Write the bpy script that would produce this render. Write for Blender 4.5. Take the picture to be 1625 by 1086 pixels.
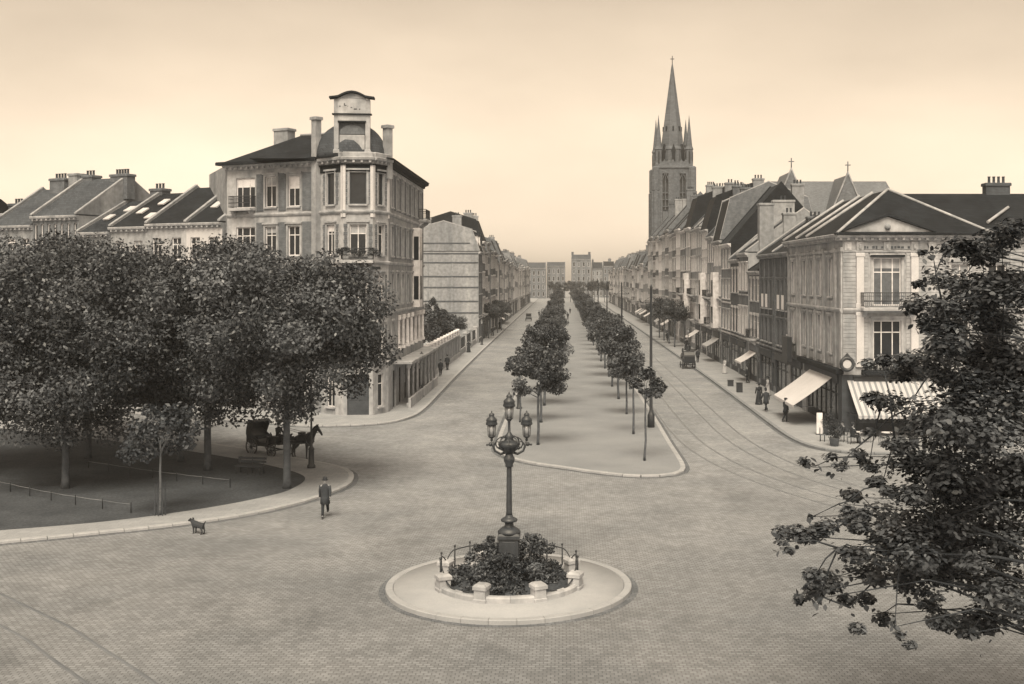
import bpy, bmesh, math, random
import numpy as np
from mathutils import Vector, Matrix, Euler

for o in list(bpy.data.objects):
    bpy.data.objects.remove(o)
S = bpy.context.scene
C = S.collection
R = math.radians
PI = math.pi
rnd = random.Random(7)

# ------------------------------------------------------------------ camera
cd = bpy.data.cameras.new('camera')
cam = bpy.data.objects.new('camera', cd)
C.objects.link(cam)
cam.location = (0, 0, 11)
cam.rotation_euler = (R(90), 0, 0)
cd.sensor_width = 36
cd.lens = 38.92
cd.shift_x = -0.0495
cd.shift_y = -0.0634
cd.clip_end = 8000
cd.clip_start = 0.3
S.camera = cam

# ------------------------------------------------------------------ sky, sun, exposure
SUN_EL, SUN_AZ = R(54), R(184)
w = bpy.data.worlds.new('World')
S.world = w
w.use_nodes = True
nt = w.node_tree
bg = nt.nodes['Background']
sky = nt.nodes.new('ShaderNodeTexSky')
sky.sky_type = 'NISHITA'
sky.sun_disc = False
sky.sun_elevation = SUN_EL
sky.sun_rotation = SUN_AZ
sky.air_density = 1.0
sky.dust_density = 3.0
bw = nt.nodes.new('ShaderNodeRGBToBW')
nt.links.new(sky.outputs[0], bw.inputs[0])
tc = nt.nodes.new('ShaderNodeTexCoord')
mp = nt.nodes.new('ShaderNodeMapping')
mp.inputs['Scale'].default_value = (1.6, 1.6, 4.5)
nt.links.new(tc.outputs['Generated'], mp.inputs[0])
cn = nt.nodes.new('ShaderNodeTexNoise')
cn.inputs['Scale'].default_value = 1.7
cn.inputs['Detail'].default_value = 6
cn.inputs['Roughness'].default_value = 0.5
nt.links.new(mp.outputs[0], cn.inputs[0])
mr = nt.nodes.new('ShaderNodeMapRange')
mr.inputs[1].default_value = 0.3
mr.inputs[2].default_value = 0.75
mr.inputs[3].default_value = 0.82
mr.inputs[4].default_value = 1.10
nt.links.new(cn.outputs[0], mr.inputs[0])
pw = nt.nodes.new('ShaderNodeMath'); pw.operation = 'POWER'
nt.links.new(bw.outputs[0], pw.inputs[0]); pw.inputs[1].default_value = 0.85
mu = nt.nodes.new('ShaderNodeMath'); mu.operation = 'MULTIPLY'
nt.links.new(pw.outputs[0], mu.inputs[0]); nt.links.new(mr.outputs[0], mu.inputs[1])
sepz = nt.nodes.new('ShaderNodeSeparateXYZ'); nt.links.new(tc.outputs['Generated'], sepz.inputs[0])
gr = nt.nodes.new('ShaderNodeMapRange'); gr.interpolation_type = 'SMOOTHSTEP'      # overcast: brighter low down, dimmer higher
gr.inputs[1].default_value = 0.0; gr.inputs[2].default_value = 0.26; gr.inputs[3].default_value = 1.06; gr.inputs[4].default_value = 0.76
nt.links.new(sepz.outputs[2], gr.inputs[0])
mu2 = nt.nodes.new('ShaderNodeMath'); mu2.operation = 'MULTIPLY'
hb = nt.nodes.new('ShaderNodeMapRange'); hb.interpolation_type = 'SMOOTHSTEP'
hb.inputs[1].default_value = -0.02; hb.inputs[2].default_value = 0.07; hb.inputs[3].default_value = 1.45; hb.inputs[4].default_value = 1.0
nt.links.new(sepz.outputs[2], hb.inputs[0])
mu3 = nt.nodes.new('ShaderNodeMath'); mu3.operation = 'MULTIPLY'
nt.links.new(gr.outputs[0], mu3.inputs[0]); nt.links.new(hb.outputs[0], mu3.inputs[1])
nt.links.new(mu.outputs[0], mu2.inputs[0]); nt.links.new(mu3.outputs[0], mu2.inputs[1]); mu = mu2
tint = nt.nodes.new('ShaderNodeMix'); tint.data_type = 'RGBA'; tint.blend_type = 'MULTIPLY'
tint.inputs[0].default_value = 1
tint.inputs[6].default_value = (1, 1, 1, 1)
tint.inputs[7].default_value = (1.0, 0.815, 0.615, 1)
nt.links.new(mu.outputs[0], tint.inputs[6])
nt.links.new(tint.outputs[2], bg.inputs[0])
bg.inputs[1].default_value = 0.15

sd = bpy.data.lights.new('sun', 'SUN')
sun = bpy.data.objects.new('sun', sd)
C.objects.link(sun)
sd.energy = 1.5
sd.angle = R(32)
sd.color = (1.0, 0.88, 0.68)
sdir = Vector((math.sin(SUN_AZ) * math.cos(SUN_EL), math.cos(SUN_AZ) * math.cos(SUN_EL), math.sin(SUN_EL)))
sun.rotation_euler = sdir.to_track_quat('Z', 'Y').to_euler()
sun.location = (0, -50, 80)

S.view_settings.view_transform = 'Standard'
S.view_settings.look = 'None'
S.view_settings.gamma = 1
S.view_settings.use_curve_mapping = False
S.view_settings.exposure = 1.47
S.render.engine = 'CYCLES'
S.cycles.use_denoising = True
S.cycles.max_bounces = 6
S.cycles.diffuse_bounces = 3
S.cycles.glossy_bounces = 2
S.cycles.transmission_bounces = 2
S.cycles.volume_bounces = 2
S.cycles.use_adaptive_sampling = True

# ------------------------------------------------------------------ materials (the whole print is one brown tone)
def tone(v):
    t = math.log(max(v, 0.01))
    def ip(a, b, c):
        p, q, r = math.log(.03), math.log(.27), math.log(.6)
        if t < q: return a + (b - a) * max(0, (t - p) / (q - p))
        return b + (c - b) * min(1, (t - q) / (r - q))
    return (v * .97, v * .97 * ip(1.18, 1.06, .99), v * .97 * ip(1.46, 1.15, 1.03), 1)

def mat(name, v, var=0.25, scale=1.5, rough=0.85, bump=0.0, bscale=12, spec=0.3, streak=False, v2=None, fine=0.12, fscale=25):
    m = bpy.data.materials.new(name)
    m.use_nodes = True
    t = m.node_tree; N = t.nodes; L = t.links
    b = N['Principled BSDF']
    b.inputs['Roughness'].default_value = rough
    b.inputs['Specular IOR Level'].default_value = spec
    co = N.new('ShaderNodeTexCoord')
    oi = N.new('ShaderNodeObjectInfo')
    va = N.new('ShaderNodeVectorMath'); va.operation = 'ADD'
    L.new(co.outputs['Object'], va.inputs[0])
    sc = N.new('ShaderNodeVectorMath'); sc.operation = 'SCALE'
    sc.inputs[0].default_value = (37, 91, 13)
    L.new(oi.outputs['Random'], sc.inputs['Scale'])
    L.new(sc.outputs[0], va.inputs[1])
    mpn = N.new('ShaderNodeMapping')
    mpn.inputs['Scale'].default_value = (1.6, 1.6, 0.22) if streak else (1, 1, 1)
    if streak: fine, fscale = 0.2, 2.2
    L.new(va.outputs[0], mpn.inputs[0])
    n = N.new('ShaderNodeTexNoise')
    n.inputs['Scale'].default_value = scale; n.inputs['Detail'].default_value = 6; n.inputs['Roughness'].default_value = 0.62
    L.new(mpn.outputs[0], n.inputs[0])
    r = N.new('ShaderNodeValToRGB')
    r.color_ramp.elements[0].position = 0.3; r.color_ramp.elements[1].position = 0.72
    r.color_ramp.elements[0].color = tone((v2 if v2 is not None else v * (1 - var)))
    r.color_ramp.elements[1].color = tone(v * (1 + var * 0.5))
    L.new(n.outputs[0], r.inputs[0])
    f = N.new('ShaderNodeTexNoise')
    f.inputs['Scale'].default_value = fscale; f.inputs['Detail'].default_value = 3
    L.new(va.outputs[0], f.inputs[0])
    fr = N.new('ShaderNodeMapRange')
    fr.inputs[1].default_value = 0.3; fr.inputs[2].default_value = 0.7
    fr.inputs[3].default_value = 1 - fine; fr.inputs[4].default_value = 1 + fine
    L.new(f.outputs[0], fr.inputs[0])
    mx = N.new('ShaderNodeMix'); mx.data_type = 'RGBA'; mx.blend_type = 'MULTIPLY'; mx.inputs[0].default_value = 1
    L.new(r.outputs[0], mx.inputs[6]); L.new(fr.outputs[0], mx.inputs[7])
    L.new(mx.outputs[2], b.inputs['Base Color'])
    if bump:
        bn = N.new('ShaderNodeTexNoise'); bn.inputs['Scale'].default_value = bscale; bn.inputs['Detail'].default_value = 4
        L.new(va.outputs[0], bn.inputs[0])
        bp = N.new('ShaderNodeBump'); bp.inputs['Strength'].default_value = bump; bp.inputs['Distance'].default_value = 0.03
        L.new(bn.outputs[0], bp.inputs['Height']); L.new(bp.outputs[0], b.inputs['Normal'])
    m['col'] = 1
    return m

def with_bricks(m, bw_, bh, mortar=0.012, dark=0.6, bump=0.5, plane='XZ', spread=0.16):
    """courses of brick / slate / setts laid over a mat(): per-piece tone, joints and relief"""
    t = m.node_tree; N = t.nodes; L = t.links
    b = N['Principled BSDF']
    src = b.inputs['Base Color'].links[0].from_socket
    co = N.new('ShaderNodeTexCoord')
    sp = N.new('ShaderNodeSeparateXYZ'); L.new(co.outputs['Object'], sp.inputs[0])
    cb = N.new('ShaderNodeCombineXYZ')
    if plane == 'XZ':
        ad = N.new('ShaderNodeMath'); ad.operation = 'ADD'
        L.new(sp.outputs[0], ad.inputs[0]); L.new(sp.outputs[1], ad.inputs[1])
        L.new(ad.outputs[0], cb.inputs[0]); L.new(sp.outputs[2], cb.inputs[1])
    else:
        L.new(sp.outputs[0], cb.inputs[0]); L.new(sp.outputs[1], cb.inputs[1])
    br = N.new('ShaderNodeTexBrick')
    br.inputs['Scale'].default_value = 1
    br.inputs['Brick Width'].default_value = bw_
    br.inputs['Row Height'].default_value = bh
    br.inputs['Mortar Size'].default_value = mortar
    br.inputs['Mortar Smooth'].default_value = 0.3
    br.inputs['Color1'].default_value = (1 - spread,) * 3 + (1,)
    br.inputs['Color2'].default_value = (1 + spread,) * 3 + (1,)
    br.inputs['Mortar'].default_value = (dark, dark, dark, 1)
    L.new(cb.outputs[0], br.inputs[0])
    mx = N.new('ShaderNodeMix'); mx.data_type = 'RGBA'; mx.blend_type = 'MULTIPLY'; mx.inputs[0].default_value = 1
    L.new(src, mx.inputs[6]); L.new(br.outputs['Color'], mx.inputs[7])
    L.new(mx.outputs[2], b.inputs['Base Color'])
    iv = N.new('ShaderNodeMath'); iv.operation = 'SUBTRACT'; iv.inputs[0].default_value = 1
    L.new(br.outputs['Fac'], iv.inputs[1])
    bp = N.new('ShaderNodeBump'); bp.inputs['Strength'].default_value = bump; bp.inputs['Distance'].default_value = 0.02
    L.new(iv.outputs[0], bp.inputs['Height'])
    if b.inputs['Normal'].links:
        L.new(b.inputs['Normal'].links[0].from_socket, bp.inputs['Normal'])
    L.new(bp.outputs[0], b.inputs['Normal'])
    return m

M = {}
M['sett'] = with_bricks(mat('stone_setts', 0.27, 0.26, 0.18, 0.8, 0.25, 30, fine=0.10, fscale=0.9), 0.22, 0.15, 0.015, 0.58, 0.8, 'XY', 0.17)
M['pave'] = with_bricks(mat('pavement_flags', 0.30, 0.15, 0.4, 0.9, 0.1, 20), 0.5, 0.5, 0.012, 0.8, 0.25, 'XY', 0.06)
M['gravel'] = mat('rolled_gravel', 0.235, 0.18, 0.25, 0.95, 0.5, 35, fine=0.16, fscale=14)
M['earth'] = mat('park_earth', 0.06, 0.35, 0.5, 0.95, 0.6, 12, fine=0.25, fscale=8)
M['kerb'] = mat('kerb_granite', 0.36, 0.2, 2, 0.85, 0.2, 25)
M['kerbdark'] = mat('kerb_bluestone', 0.22, 0.25, 2, 0.85, 0.2, 25)
M['island'] = mat('island_paving', 0.33, 0.14, 0.6, 0.9, 0.15, 25, fine=0.07)
M['stone'] = mat('pale_stone', 0.38, 0.42, 0.5, 0.85, 0.15, 8, streak=True)
M['stone2'] = mat('warm_stone', 0.31, 0.42, 0.5, 0.85, 0.15, 8, streak=True)
M['grey'] = mat('grey_render', 0.25, 0.45, 0.35, 0.9, 0.12, 8, streak=True)
M['grey2'] = mat('mid_grey_render', 0.16, 0.45, 0.35, 0.9, 0.12, 8, streak=True)
M['party'] = mat('party_wall_render', 0.28, 0.45, 0.25, 0.92, 0.2, 4, streak=True)
M['brick'] = with_bricks(mat('dark_brick', 0.075, 0.3, 0.4, 0.9, 0.1, 8, streak=True), 0.24, 0.075, 0.01, 1.25, 0.4)
M['brick2'] = with_bricks(mat('mid_brick', 0.13, 0.3, 0.4, 0.9, 0.1, 8, streak=True), 0.24, 0.075, 0.01, 1.2, 0.4)
M['church'] = with_bricks(mat('church_stone', 0.115, 0.25, 0.2, 0.9, 0.1, 4, streak=True), 0.7, 0.35, 0.02, 0.8, 0.4)
M['slate'] = with_bricks(mat('roof_slate', 0.021, 0.4, 0.5, 0.75, 0.1, 5, spec=0.12), 0.3, 0.16, 0.012, 0.6, 0.5)
M['tile'] = with_bricks(mat('roof_tile', 0.04, 0.4, 0.5, 0.9, 0.1, 5, spec=0.1), 0.24, 0.2, 0.012, 0.55, 0.6)
M['tile2'] = with_bricks(mat('grey_roof_tile', 0.075, 0.35, 0.4, 0.9, 0.1, 5, spec=0.1), 0.24, 0.2, 0.012, 0.6, 0.6)
M['slate2'] = with_bricks(mat('pale_slate', 0.125, 0.2, 0.3, 0.7, 0.1, 5), 0.4, 0.25, 0.02, 0.8, 0.3)
M['spire'] = with_bricks(mat('spire_slate', 0.10, 0.25, 0.3, 0.75, 0.1, 5), 0.5, 0.35, 0.02, 0.75, 0.4)
M['white'] = mat('white_paint', 0.70, 0.15, 0.8, 0.6, 0.05, 10, streak=True)
M['cream'] = mat('cream_paint', 0.55, 0.15, 0.8, 0.6)
M['coping'] = mat('lime_coping', 0.40, 0.4, 1.2, 0.85, 0.2, 10)
M['iron'] = mat('black_iron', 0.030, 0.3, 3, 0.5, 0.1, 30, spec=0.5)
M['bronze'] = mat('painted_cast_iron', 0.038, 0.35, 5, 0.45, 0.15, 40, spec=0.5)
M['wood'] = mat('dark_wood', 0.06, 0.3, 2, 0.7, 0.2, 20)
M['wood2'] = mat('brown_wood', 0.13, 0.3, 2, 0.7, 0.2, 20)
M['glass'] = mat('window_glass', 0.022, 0.4, 0.8, 0.12, spec=0.3)
M['glass2'] = mat('curtained_glass', 0.12, 0.6, 0.9, 0.2, spec=0.3)
M['lampglass'] = mat('lantern_glass', 0.28, 0.2, 4, 0.15, spec=0.5)
M['blind'] = mat('white_blind', 0.74, 0.1, 1, 0.8)
M['canvas'] = mat('awning_canvas', 0.62, 0.10, 0.7, 0.9, 0.1, 12)
M['cloth'] = mat('dark_cloth', 0.028, 0.3, 4, 0.95, 0.2, 30)
M['cloth2'] = mat('grey_cloth', 0.042, 0.3, 4, 0.95, 0.2, 30)
M['cloth3'] = mat('light_cloth', 0.45, 0.2, 4, 0.95, 0.2, 30)
M['skin'] = mat('skin', 0.34, 0.1, 6, 0.6)
M['hair'] = mat('dark_hair', 0.03, 0.3, 20, 0.7)
M['horse'] = mat('dark_bay_coat', 0.032, 0.35, 2.5, 0.55, spec=0.4)
M['leather'] = mat('black_leather', 0.025, 0.3, 5, 0.4, 0.1, 30, spec=0.5)
def sett_tone(m):  # setts darker towards the near square, with streaky stain patches
    t = m.node_tree; N = t.nodes; L = t.links; b = N['Principled BSDF']
    src = b.inputs['Base Color'].links[0].from_socket
    co = N.new('ShaderNodeTexCoord'); sp = N.new('ShaderNodeSeparateXYZ'); L.new(co.outputs['Object'], sp.inputs[0])
    n = N.new('ShaderNodeTexNoise'); n.inputs['Scale'].default_value = .12; n.inputs['Detail'].default_value = 6; L.new(co.outputs['Object'], n.inputs[0])
    a = N.new('ShaderNodeMath'); a.operation = 'MULTIPLY_ADD'; a.inputs[1].default_value = 46; L.new(n.outputs[0], a.inputs[0]); L.new(sp.outputs[1], a.inputs[2])
    r = N.new('ShaderNodeMapRange'); r.inputs[1].default_value = 50; r.inputs[2].default_value = 95; r.inputs[3].default_value = .76; r.inputs[4].default_value = 1.12; L.new(a.outputs[0], r.inputs[0])
    mp_ = N.new('ShaderNodeMapping'); mp_.inputs['Scale'].default_value = (.32, .11, 1); mp_.inputs['Rotation'].default_value = (0, 0, .5); L.new(co.outputs['Object'], mp_.inputs[0])
    n2 = N.new('ShaderNodeTexNoise'); n2.inputs['Scale'].default_value = 1.0; n2.inputs['Detail'].default_value = 8; n2.inputs['Roughness'].default_value = .7; L.new(mp_.outputs[0], n2.inputs[0])
    r2 = N.new('ShaderNodeMapRange'); r2.inputs[1].default_value = .52; r2.inputs[2].default_value = .74; r2.inputs[3].default_value = 1; r2.inputs[4].default_value = .74; L.new(n2.outputs[0], r2.inputs[0])
    m3 = N.new('ShaderNodeMath'); m3.operation = 'MULTIPLY'; L.new(r.outputs[0], m3.inputs[0]); L.new(r2.outputs[0], m3.inputs[1]); r = m3
    mx = N.new('ShaderNodeMix'); mx.data_type = 'RGBA'; mx.blend_type = 'MULTIPLY'; mx.inputs[0].default_value = 1
    L.new(src, mx.inputs[6]); L.new(r.outputs[0], mx.inputs[7]); L.new(mx.outputs[2], b.inputs['Base Color'])
sett_tone(M['sett'])
M['rail'] = mat('worn_rail', 0.16, 0.3, 1, 0.4, spec=0.5)
M['bark'] = mat('bark', 0.085, 0.4, 3, 0.95, 0.7, 14)
M['bark3'] = mat('near_bark', 0.045, 0.4, 3, 0.95, 0.7, 14)
M['dark_edge_strip'] = with_bricks(mat('kerb_shade_setts', 0.15, 0.3, 0.8, 0.85, 0.2, 25), 0.22, 0.15, 0.015, 0.6, 0.7, 'XY', 0.15)  # dark sett colour standing in for the shadow line below the kerbs
M['bark2'] = mat('pale_bark', 0.17, 0.4, 3, 0.95, 0.6, 14)

def stripes():
    m = mat('striped_canvas', 0.46, 0.1, 0.8, 0.9)
    t = m.node_tree; N = t.nodes; L = t.links; b = N['Principled BSDF']
    src = b.inputs['Base Color'].links[0].from_socket
    co = N.new('ShaderNodeTexCoord'); sp = N.new('ShaderNodeSeparateXYZ'); L.new(co.outputs['Object'], sp.inputs[0])
    md = N.new('ShaderNodeMath'); md.operation = 'PINGPONG'; md.inputs[1].default_value = 0.2
    L.new(sp.outputs[0], md.inputs[0])
    gt = N.new('ShaderNodeMath'); gt.operation = 'GREATER_THAN'; gt.inputs[1].default_value = 0.115
    L.new(md.outputs[0], gt.inputs[0])
    mx = N.new('ShaderNodeMix'); mx.data_type = 'RGBA'; L.new(gt.outputs[0], mx.inputs[0])
    L.new(src, mx.inputs[6]); mx.inputs[7].default_value = tone(0.22)
    L.new(mx.outputs[2], b.inputs['Base Color'])
    return m
M['stripe'] = stripes()

def leafmat(name, dark, light, pale=0.0):
    m = bpy.data.materials.new(name); m.use_nodes = True
    t = m.node_tree; N = t.nodes; L = t.links; b = N['Principled BSDF']
    b.inputs['Roughness'].default_value = 0.42
    b.inputs['Specular IOR Level'].default_value = 0.25
    at = N.new('ShaderNodeAttribute'); at.attribute_name = 'leaf_tone'
    r = N.new('ShaderNodeValToRGB')
    r.color_ramp.elements[0].position = 0.1; r.color_ramp.elements[1].position = 1.0
    r.color_ramp.elements[0].color = tone(dark); r.color_ramp.elements[1].color = tone(light)
    L.new(at.outputs['Fac'], r.inputs[0]); L.new(r.outputs[0], b.inputs['Base Color'])
    return m
M['leaf'] = leafmat('lime_leaf', 0.022, 0.15)
M['leaf2'] = leafmat('plane_leaf', 0.03, 0.085)
M['shrub'] = leafmat('shrub_leaf', 0.022, 0.11)
M['leaf3'] = leafmat('near_leaf', 0.022, 0.14)

# ------------------------------------------------------------------ mesh building
class MB:
    def __init__(s):
        s.v = []; s.f = []; s.m = []; s.sm = []
    def face(s, idx, mi=0, smooth=False):
        s.f.append(tuple(idx)); s.m.append(mi); s.sm.append(smooth)
    def poly(s, pts, mi=0):
        n = len(s.v); s.v += [tuple(p) for p in pts]; s.face(range(n, n + len(pts)), mi)
    def box(s, x0, x1, y0, y1, z0, z1, mi=0):
        n = len(s.v)
        s.v += [(x0, y0, z0), (x1, y0, z0), (x1, y1, z0), (x0, y1, z0), (x0, y0, z1), (x1, y0, z1), (x1, y1, z1), (x0, y1, z1)]
        for q in ((0, 3, 2, 1), (4, 5, 6, 7), (0, 1, 5, 4), (1, 2, 6, 5), (2, 3, 7, 6), (3, 0, 4, 7)):
            s.face([n + i for i in q], mi)
        return s
    def bevbox(s, x0, x1, y0, y1, z0, z1, b=0.02, mi=0):
        """box with its top edges chamfered"""
        n = len(s.v)
        s.v += [(x0, y0, z0), (x1, y0, z0), (x1, y1, z0), (x0, y1, z0),
                (x0, y0, z1 - b), (x1, y0, z1 - b), (x1, y1, z1 - b), (x0, y1, z1 - b),
                (x0 + b, y0 + b, z1), (x1 - b, y0 + b, z1), (x1 - b, y1 - b, z1), (x0 + b, y1 - b, z1)]
        s.face([n + i for i in (0, 3, 2, 1)], mi); s.face([n + i for i in (8, 9, 10, 11)], mi)
        for a in (0, 4):
            for i in range(4):
                j = (i + 1) % 4
                s.face([n + a + i, n + a + j, n + a + 4 + j, n + a + 4 + i], mi)
        return s
    def prism(s, poly, axis, a, b, mi=0):
        """polygon (list of 2-tuples) extruded along axis from a to b; axis x: (y,z), y: (x,z), z: (x,y)"""
        n = len(s.v); k = len(poly)
        def P(p, t):
            return (t, p[0], p[1]) if axis == 'x' else (p[0], t, p[1]) if axis == 'y' else (p[0], p[1], t)
        s.v += [P(p, a) for p in poly] + [P(p, b) for p in poly]
        s.face(range(n + k - 1, n - 1, -1), mi); s.face(range(n + k, n + 2 * k), mi)
        for i in range(k):
            j = (i + 1) % k
            s.face((n + i, n + j, n + k + j, n + k + i), mi)
        return s
    def tube(s, pts, rad, n=8, mi=0, cap=True, smooth=True):
        pts = [Vector(p) for p in pts]
        if not hasattr(rad, '__len__'): rad = [rad] * len(pts)
        base = len(s.v); up = Vector((0, 0, 1))
        for i, p in enumerate(pts):
            d = (pts[min(i + 1, len(pts) - 1)] - pts[max(i - 1, 0)])
            d = d.normalized() if d.length > 1e-9 else up
            a = d.cross(up)
            if a.length < 0.05: a = d.cross(Vector((0, 1, 0)))
            a.normalize(); b = d.cross(a)
            for k in range(n):
                t = 2 * PI * k / n
                s.v.append(tuple(p + (a * math.cos(t) + b * math.sin(t)) * rad[i]))
        for i in range(len(pts) - 1):
            for k in range(n):
                j = (k + 1) % n
                s.face((base + i * n + k, base + i * n + j, base + (i + 1) * n + j, base + (i + 1) * n + k), mi, smooth)
        if cap:
            s.face(range(base + n - 1, base - 1, -1), mi); e = base + (len(pts) - 1) * n
            s.face(range(e, e + n), mi)
        return s
    def lathe(s, prof, n=16, cx=0, cy=0, mi=0, smooth=True, sx=1, sy=1, z0=0, flute=0):
        base = len(s.v)
        for (r, z) in prof:
            for k in range(n):
                t = 2 * PI * k / n
                rr = r * (1 - (flute if k % 2 else 0))
                s.v.append((cx + rr * sx * math.cos(t), cy + rr * sy * math.sin(t), z0 + z))
        for i in range(len(prof) - 1):
            for k in range(n):
                j = (k + 1) % n
                s.face((base + i * n + k, base + i * n + j, base + (i + 1) * n + j, base + (i + 1) * n + k), mi, smooth)
        s.face(range(base + n - 1, base - 1, -1), mi); e = base + (len(prof) - 1) * n
        s.face(range(e, e + n), mi)
        return s
    def ball(s, c, r, n=8, mi=0, sx=1, sy=1, sz=1):
        prof = [(max(0.001, r * math.sin(PI * i / n)), -r * sz * math.cos(PI * i / n)) for i in range(n + 1)]
        return s.lathe(prof, n + 2, c[0], c[1], mi, True, sx, sy, c[2])
    def xf(s, mtx, start=0):
        for i in range(start, len(s.v)):
            s.v[i] = tuple(mtx @ Vector(s.v[i]))
        return s
    def mesh(s, name, mats):
        me = bpy.data.meshes.new(name)
        me.from_pydata(s.v, [], s.f)
        if not isinstance(mats, (list, tuple)): mats = [mats]
        for m in mats: me.materials.append(M[m] if isinstance(m, str) else m)
        if len(mats) > 1: me.polygons.foreach_set('material_index', s.m)
        if any(s.sm): me.polygons.foreach_set('use_smooth', s.sm)
        me.update()
        return me
    def build(s, name, mats, parent=None, loc=(0, 0, 0), rz=0.0, kind=None):
        return link(name, s.mesh(name, mats), parent, loc, rz, kind)

def link(name, me, parent=None, loc=(0, 0, 0), rz=0.0, kind=None):
    o = bpy.data.objects.new(name, me)
    C.objects.link(o)
    o.parent = parent
    o.location = loc
    o.rotation_euler = (0, 0, rz)
    if kind: o['kind'] = kind
    return o

def tag(o, label, cat, group=None):
    o['label'] = label; o['category'] = cat
    if group: o['group'] = group
    return o

def thing(name, label, cat, loc=(0, 0, 0), rz=0.0, group=None):
    o = bpy.data.objects.new(name, None)
    C.objects.link(o)
    o.location = loc; o.rotation_euler = (0, 0, rz); o.empty_display_size = 0.3
    return tag(o, label, cat, group)

def copy_tree(o, loc=None, rz=None, label=None, group=None, parent=None, scale=None):
    c = o.copy(); C.objects.link(c); c.parent = parent
    if loc is not None: c.location = loc
    if rz is not None: c.rotation_euler = (0, 0, rz)
    if scale is not None: c.scale = scale if hasattr(scale, '__len__') else (scale,) * 3
    if label: c['label'] = label
    if group: c['group'] = group
    for ch in list(o.children):
        copy_tree(ch, parent=c)
    return c

F = 1757.0
def at(px, Y, z=0.0):            # a point of the place from its distance and where it is seen
    return Vector(((px - 893) * Y / F, Y, z))
def ground(px, py):
    Y = F * 11 / (py - 440)
    return Vector(((px - 893) * Y / F, Y, 0))
ORD = ['first', 'second', 'third', 'fourth', 'fifth', 'sixth', 'seventh', 'eighth', 'ninth', 'tenth', 'eleventh', 'twelfth',
       'thirteenth', 'fourteenth', 'fifteenth', 'sixteenth', 'seventeenth', 'eighteenth', 'nineteenth', 'twentieth']
# ------------------------------------------------------------------ ground, pavements, kerbs, rails
def smooth(pts, step=1.0, closed=False):
    P = [Vector((p[0], p[1], 0)) for p in pts]; n = len(P); out = []
    for i in range(n if closed else n - 1):
        if closed: a, b, c, d = P[(i - 1) % n], P[i], P[(i + 1) % n], P[(i + 2) % n]
        else: a, b, c, d = P[max(i - 1, 0)], P[i], P[i + 1], P[min(i + 2, n - 1)]
        k = max(2, int((c - b).length / 0.25)); k = min(k, 60)
        for j in range(k):
            t = j / k
            out.append(0.5 * ((2 * b) + (c - a) * t + (2 * a - 5 * b + 4 * c - d) * t * t + (3 * b - a - 3 * c + d) * t ** 3))
    if not closed: out.append(P[-1])
    return out

def resample(P, step):
    out = [P[0]]; acc = 0
    for i in range(1, len(P)):
        a, b = P[i - 1], P[i]; L = (b - a).length
        if L < 1e-6: continue
        t = step - acc
        while t <= L:
            out.append(a + (b - a) * (t / L)); t += step
        acc = (L - (t - step))
    return out

def flat(name, pts, z, m, kind='structure', parent=None):
    bm = bmesh.new()
    f = bm.faces.new([bm.verts.new((p[0], p[1], z)) for p in pts])
    f.normal_update()
    if f.normal.z < 0: f.normal_flip()
    bmesh.ops.triangulate(bm, faces=bm.faces[:])
    me = bpy.data.meshes.new(name); bm.to_mesh(me); bm.free(); me.materials.append(M[m])
    return link(name, me, parent, kind=kind)

g = MB()
for i in range(-5, 6):
    for j in range(-1, 9):
        g.poly([(i * 160 - 80, j * 160, 0), (i * 160 + 80, j * 160, 0), (i * 160 + 80, j * 160 + 160, 0), (i * 160 - 80, j * 160 + 160, 0)])
road = g.build('road', 'sett', kind='structure')

stone_me = MB().bevbox(-0.49, 0.49, -0.15, 0.15, -0.12, 0.0, 0.025).mesh('kerb_stone', 'kerb')
stone_dark = MB().bevbox(-0.49, 0.49, -0.15, 0.15, -0.12, 0.0, 0.025).mesh('kerb_stone', 'kerbdark')
def kerb(pts, me, h=0.135, ymax=112, closed=False):
    root = bpy.data.objects.new('kerb', None); C.objects.link(root); root['kind'] = 'structure'
    P = smooth(pts, closed=closed)
    if closed: P.append(P[0])
    Q = resample(P, 1.0)
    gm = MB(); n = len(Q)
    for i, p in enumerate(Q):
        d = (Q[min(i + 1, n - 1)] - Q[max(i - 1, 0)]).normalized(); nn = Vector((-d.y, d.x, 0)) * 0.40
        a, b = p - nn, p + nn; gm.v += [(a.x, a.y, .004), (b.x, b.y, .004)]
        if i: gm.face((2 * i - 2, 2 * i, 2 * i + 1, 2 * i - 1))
    gm.build('dark_edge_strip', 'dark_edge_strip', root)  # shadow line at the kerb foot, painted as a dark strip
    run = []
    for i in range(len(Q) - 1):
        a, b = Q[i], Q[i + 1]
        if min(a.y, b.y) > ymax or abs(a.x) > 62:
            run.append((a, b)); continue
        o = link('kerb_stone', me, root, ((a.x + b.x) / 2, (a.y + b.y) / 2, h + rnd.uniform(-.006, .006)), math.atan2(b.y - a.y, b.x - a.x) + rnd.uniform(-.01, .01))
        o.scale = ((b - a).length, 1, 1)
    if run:
        m = MB()
        for a, b in run:
            d = (b - a).normalized(); nn = Vector((-d.y, d.x, 0)) * 0.15
            q = [a - nn, b - nn, b + nn, a + nn]
            k = len(m.v)
            m.v += [(p.x, p.y, -0.02) for p in q] + [(p.x, p.y, h) for p in q]
            for f in ((4, 5, 6, 7), (0, 1, 5, 4), (2, 3, 7, 6)): m.face([k + t for t in f])
        m.build('kerb_run', me.materials[0], root)
    return P

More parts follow.
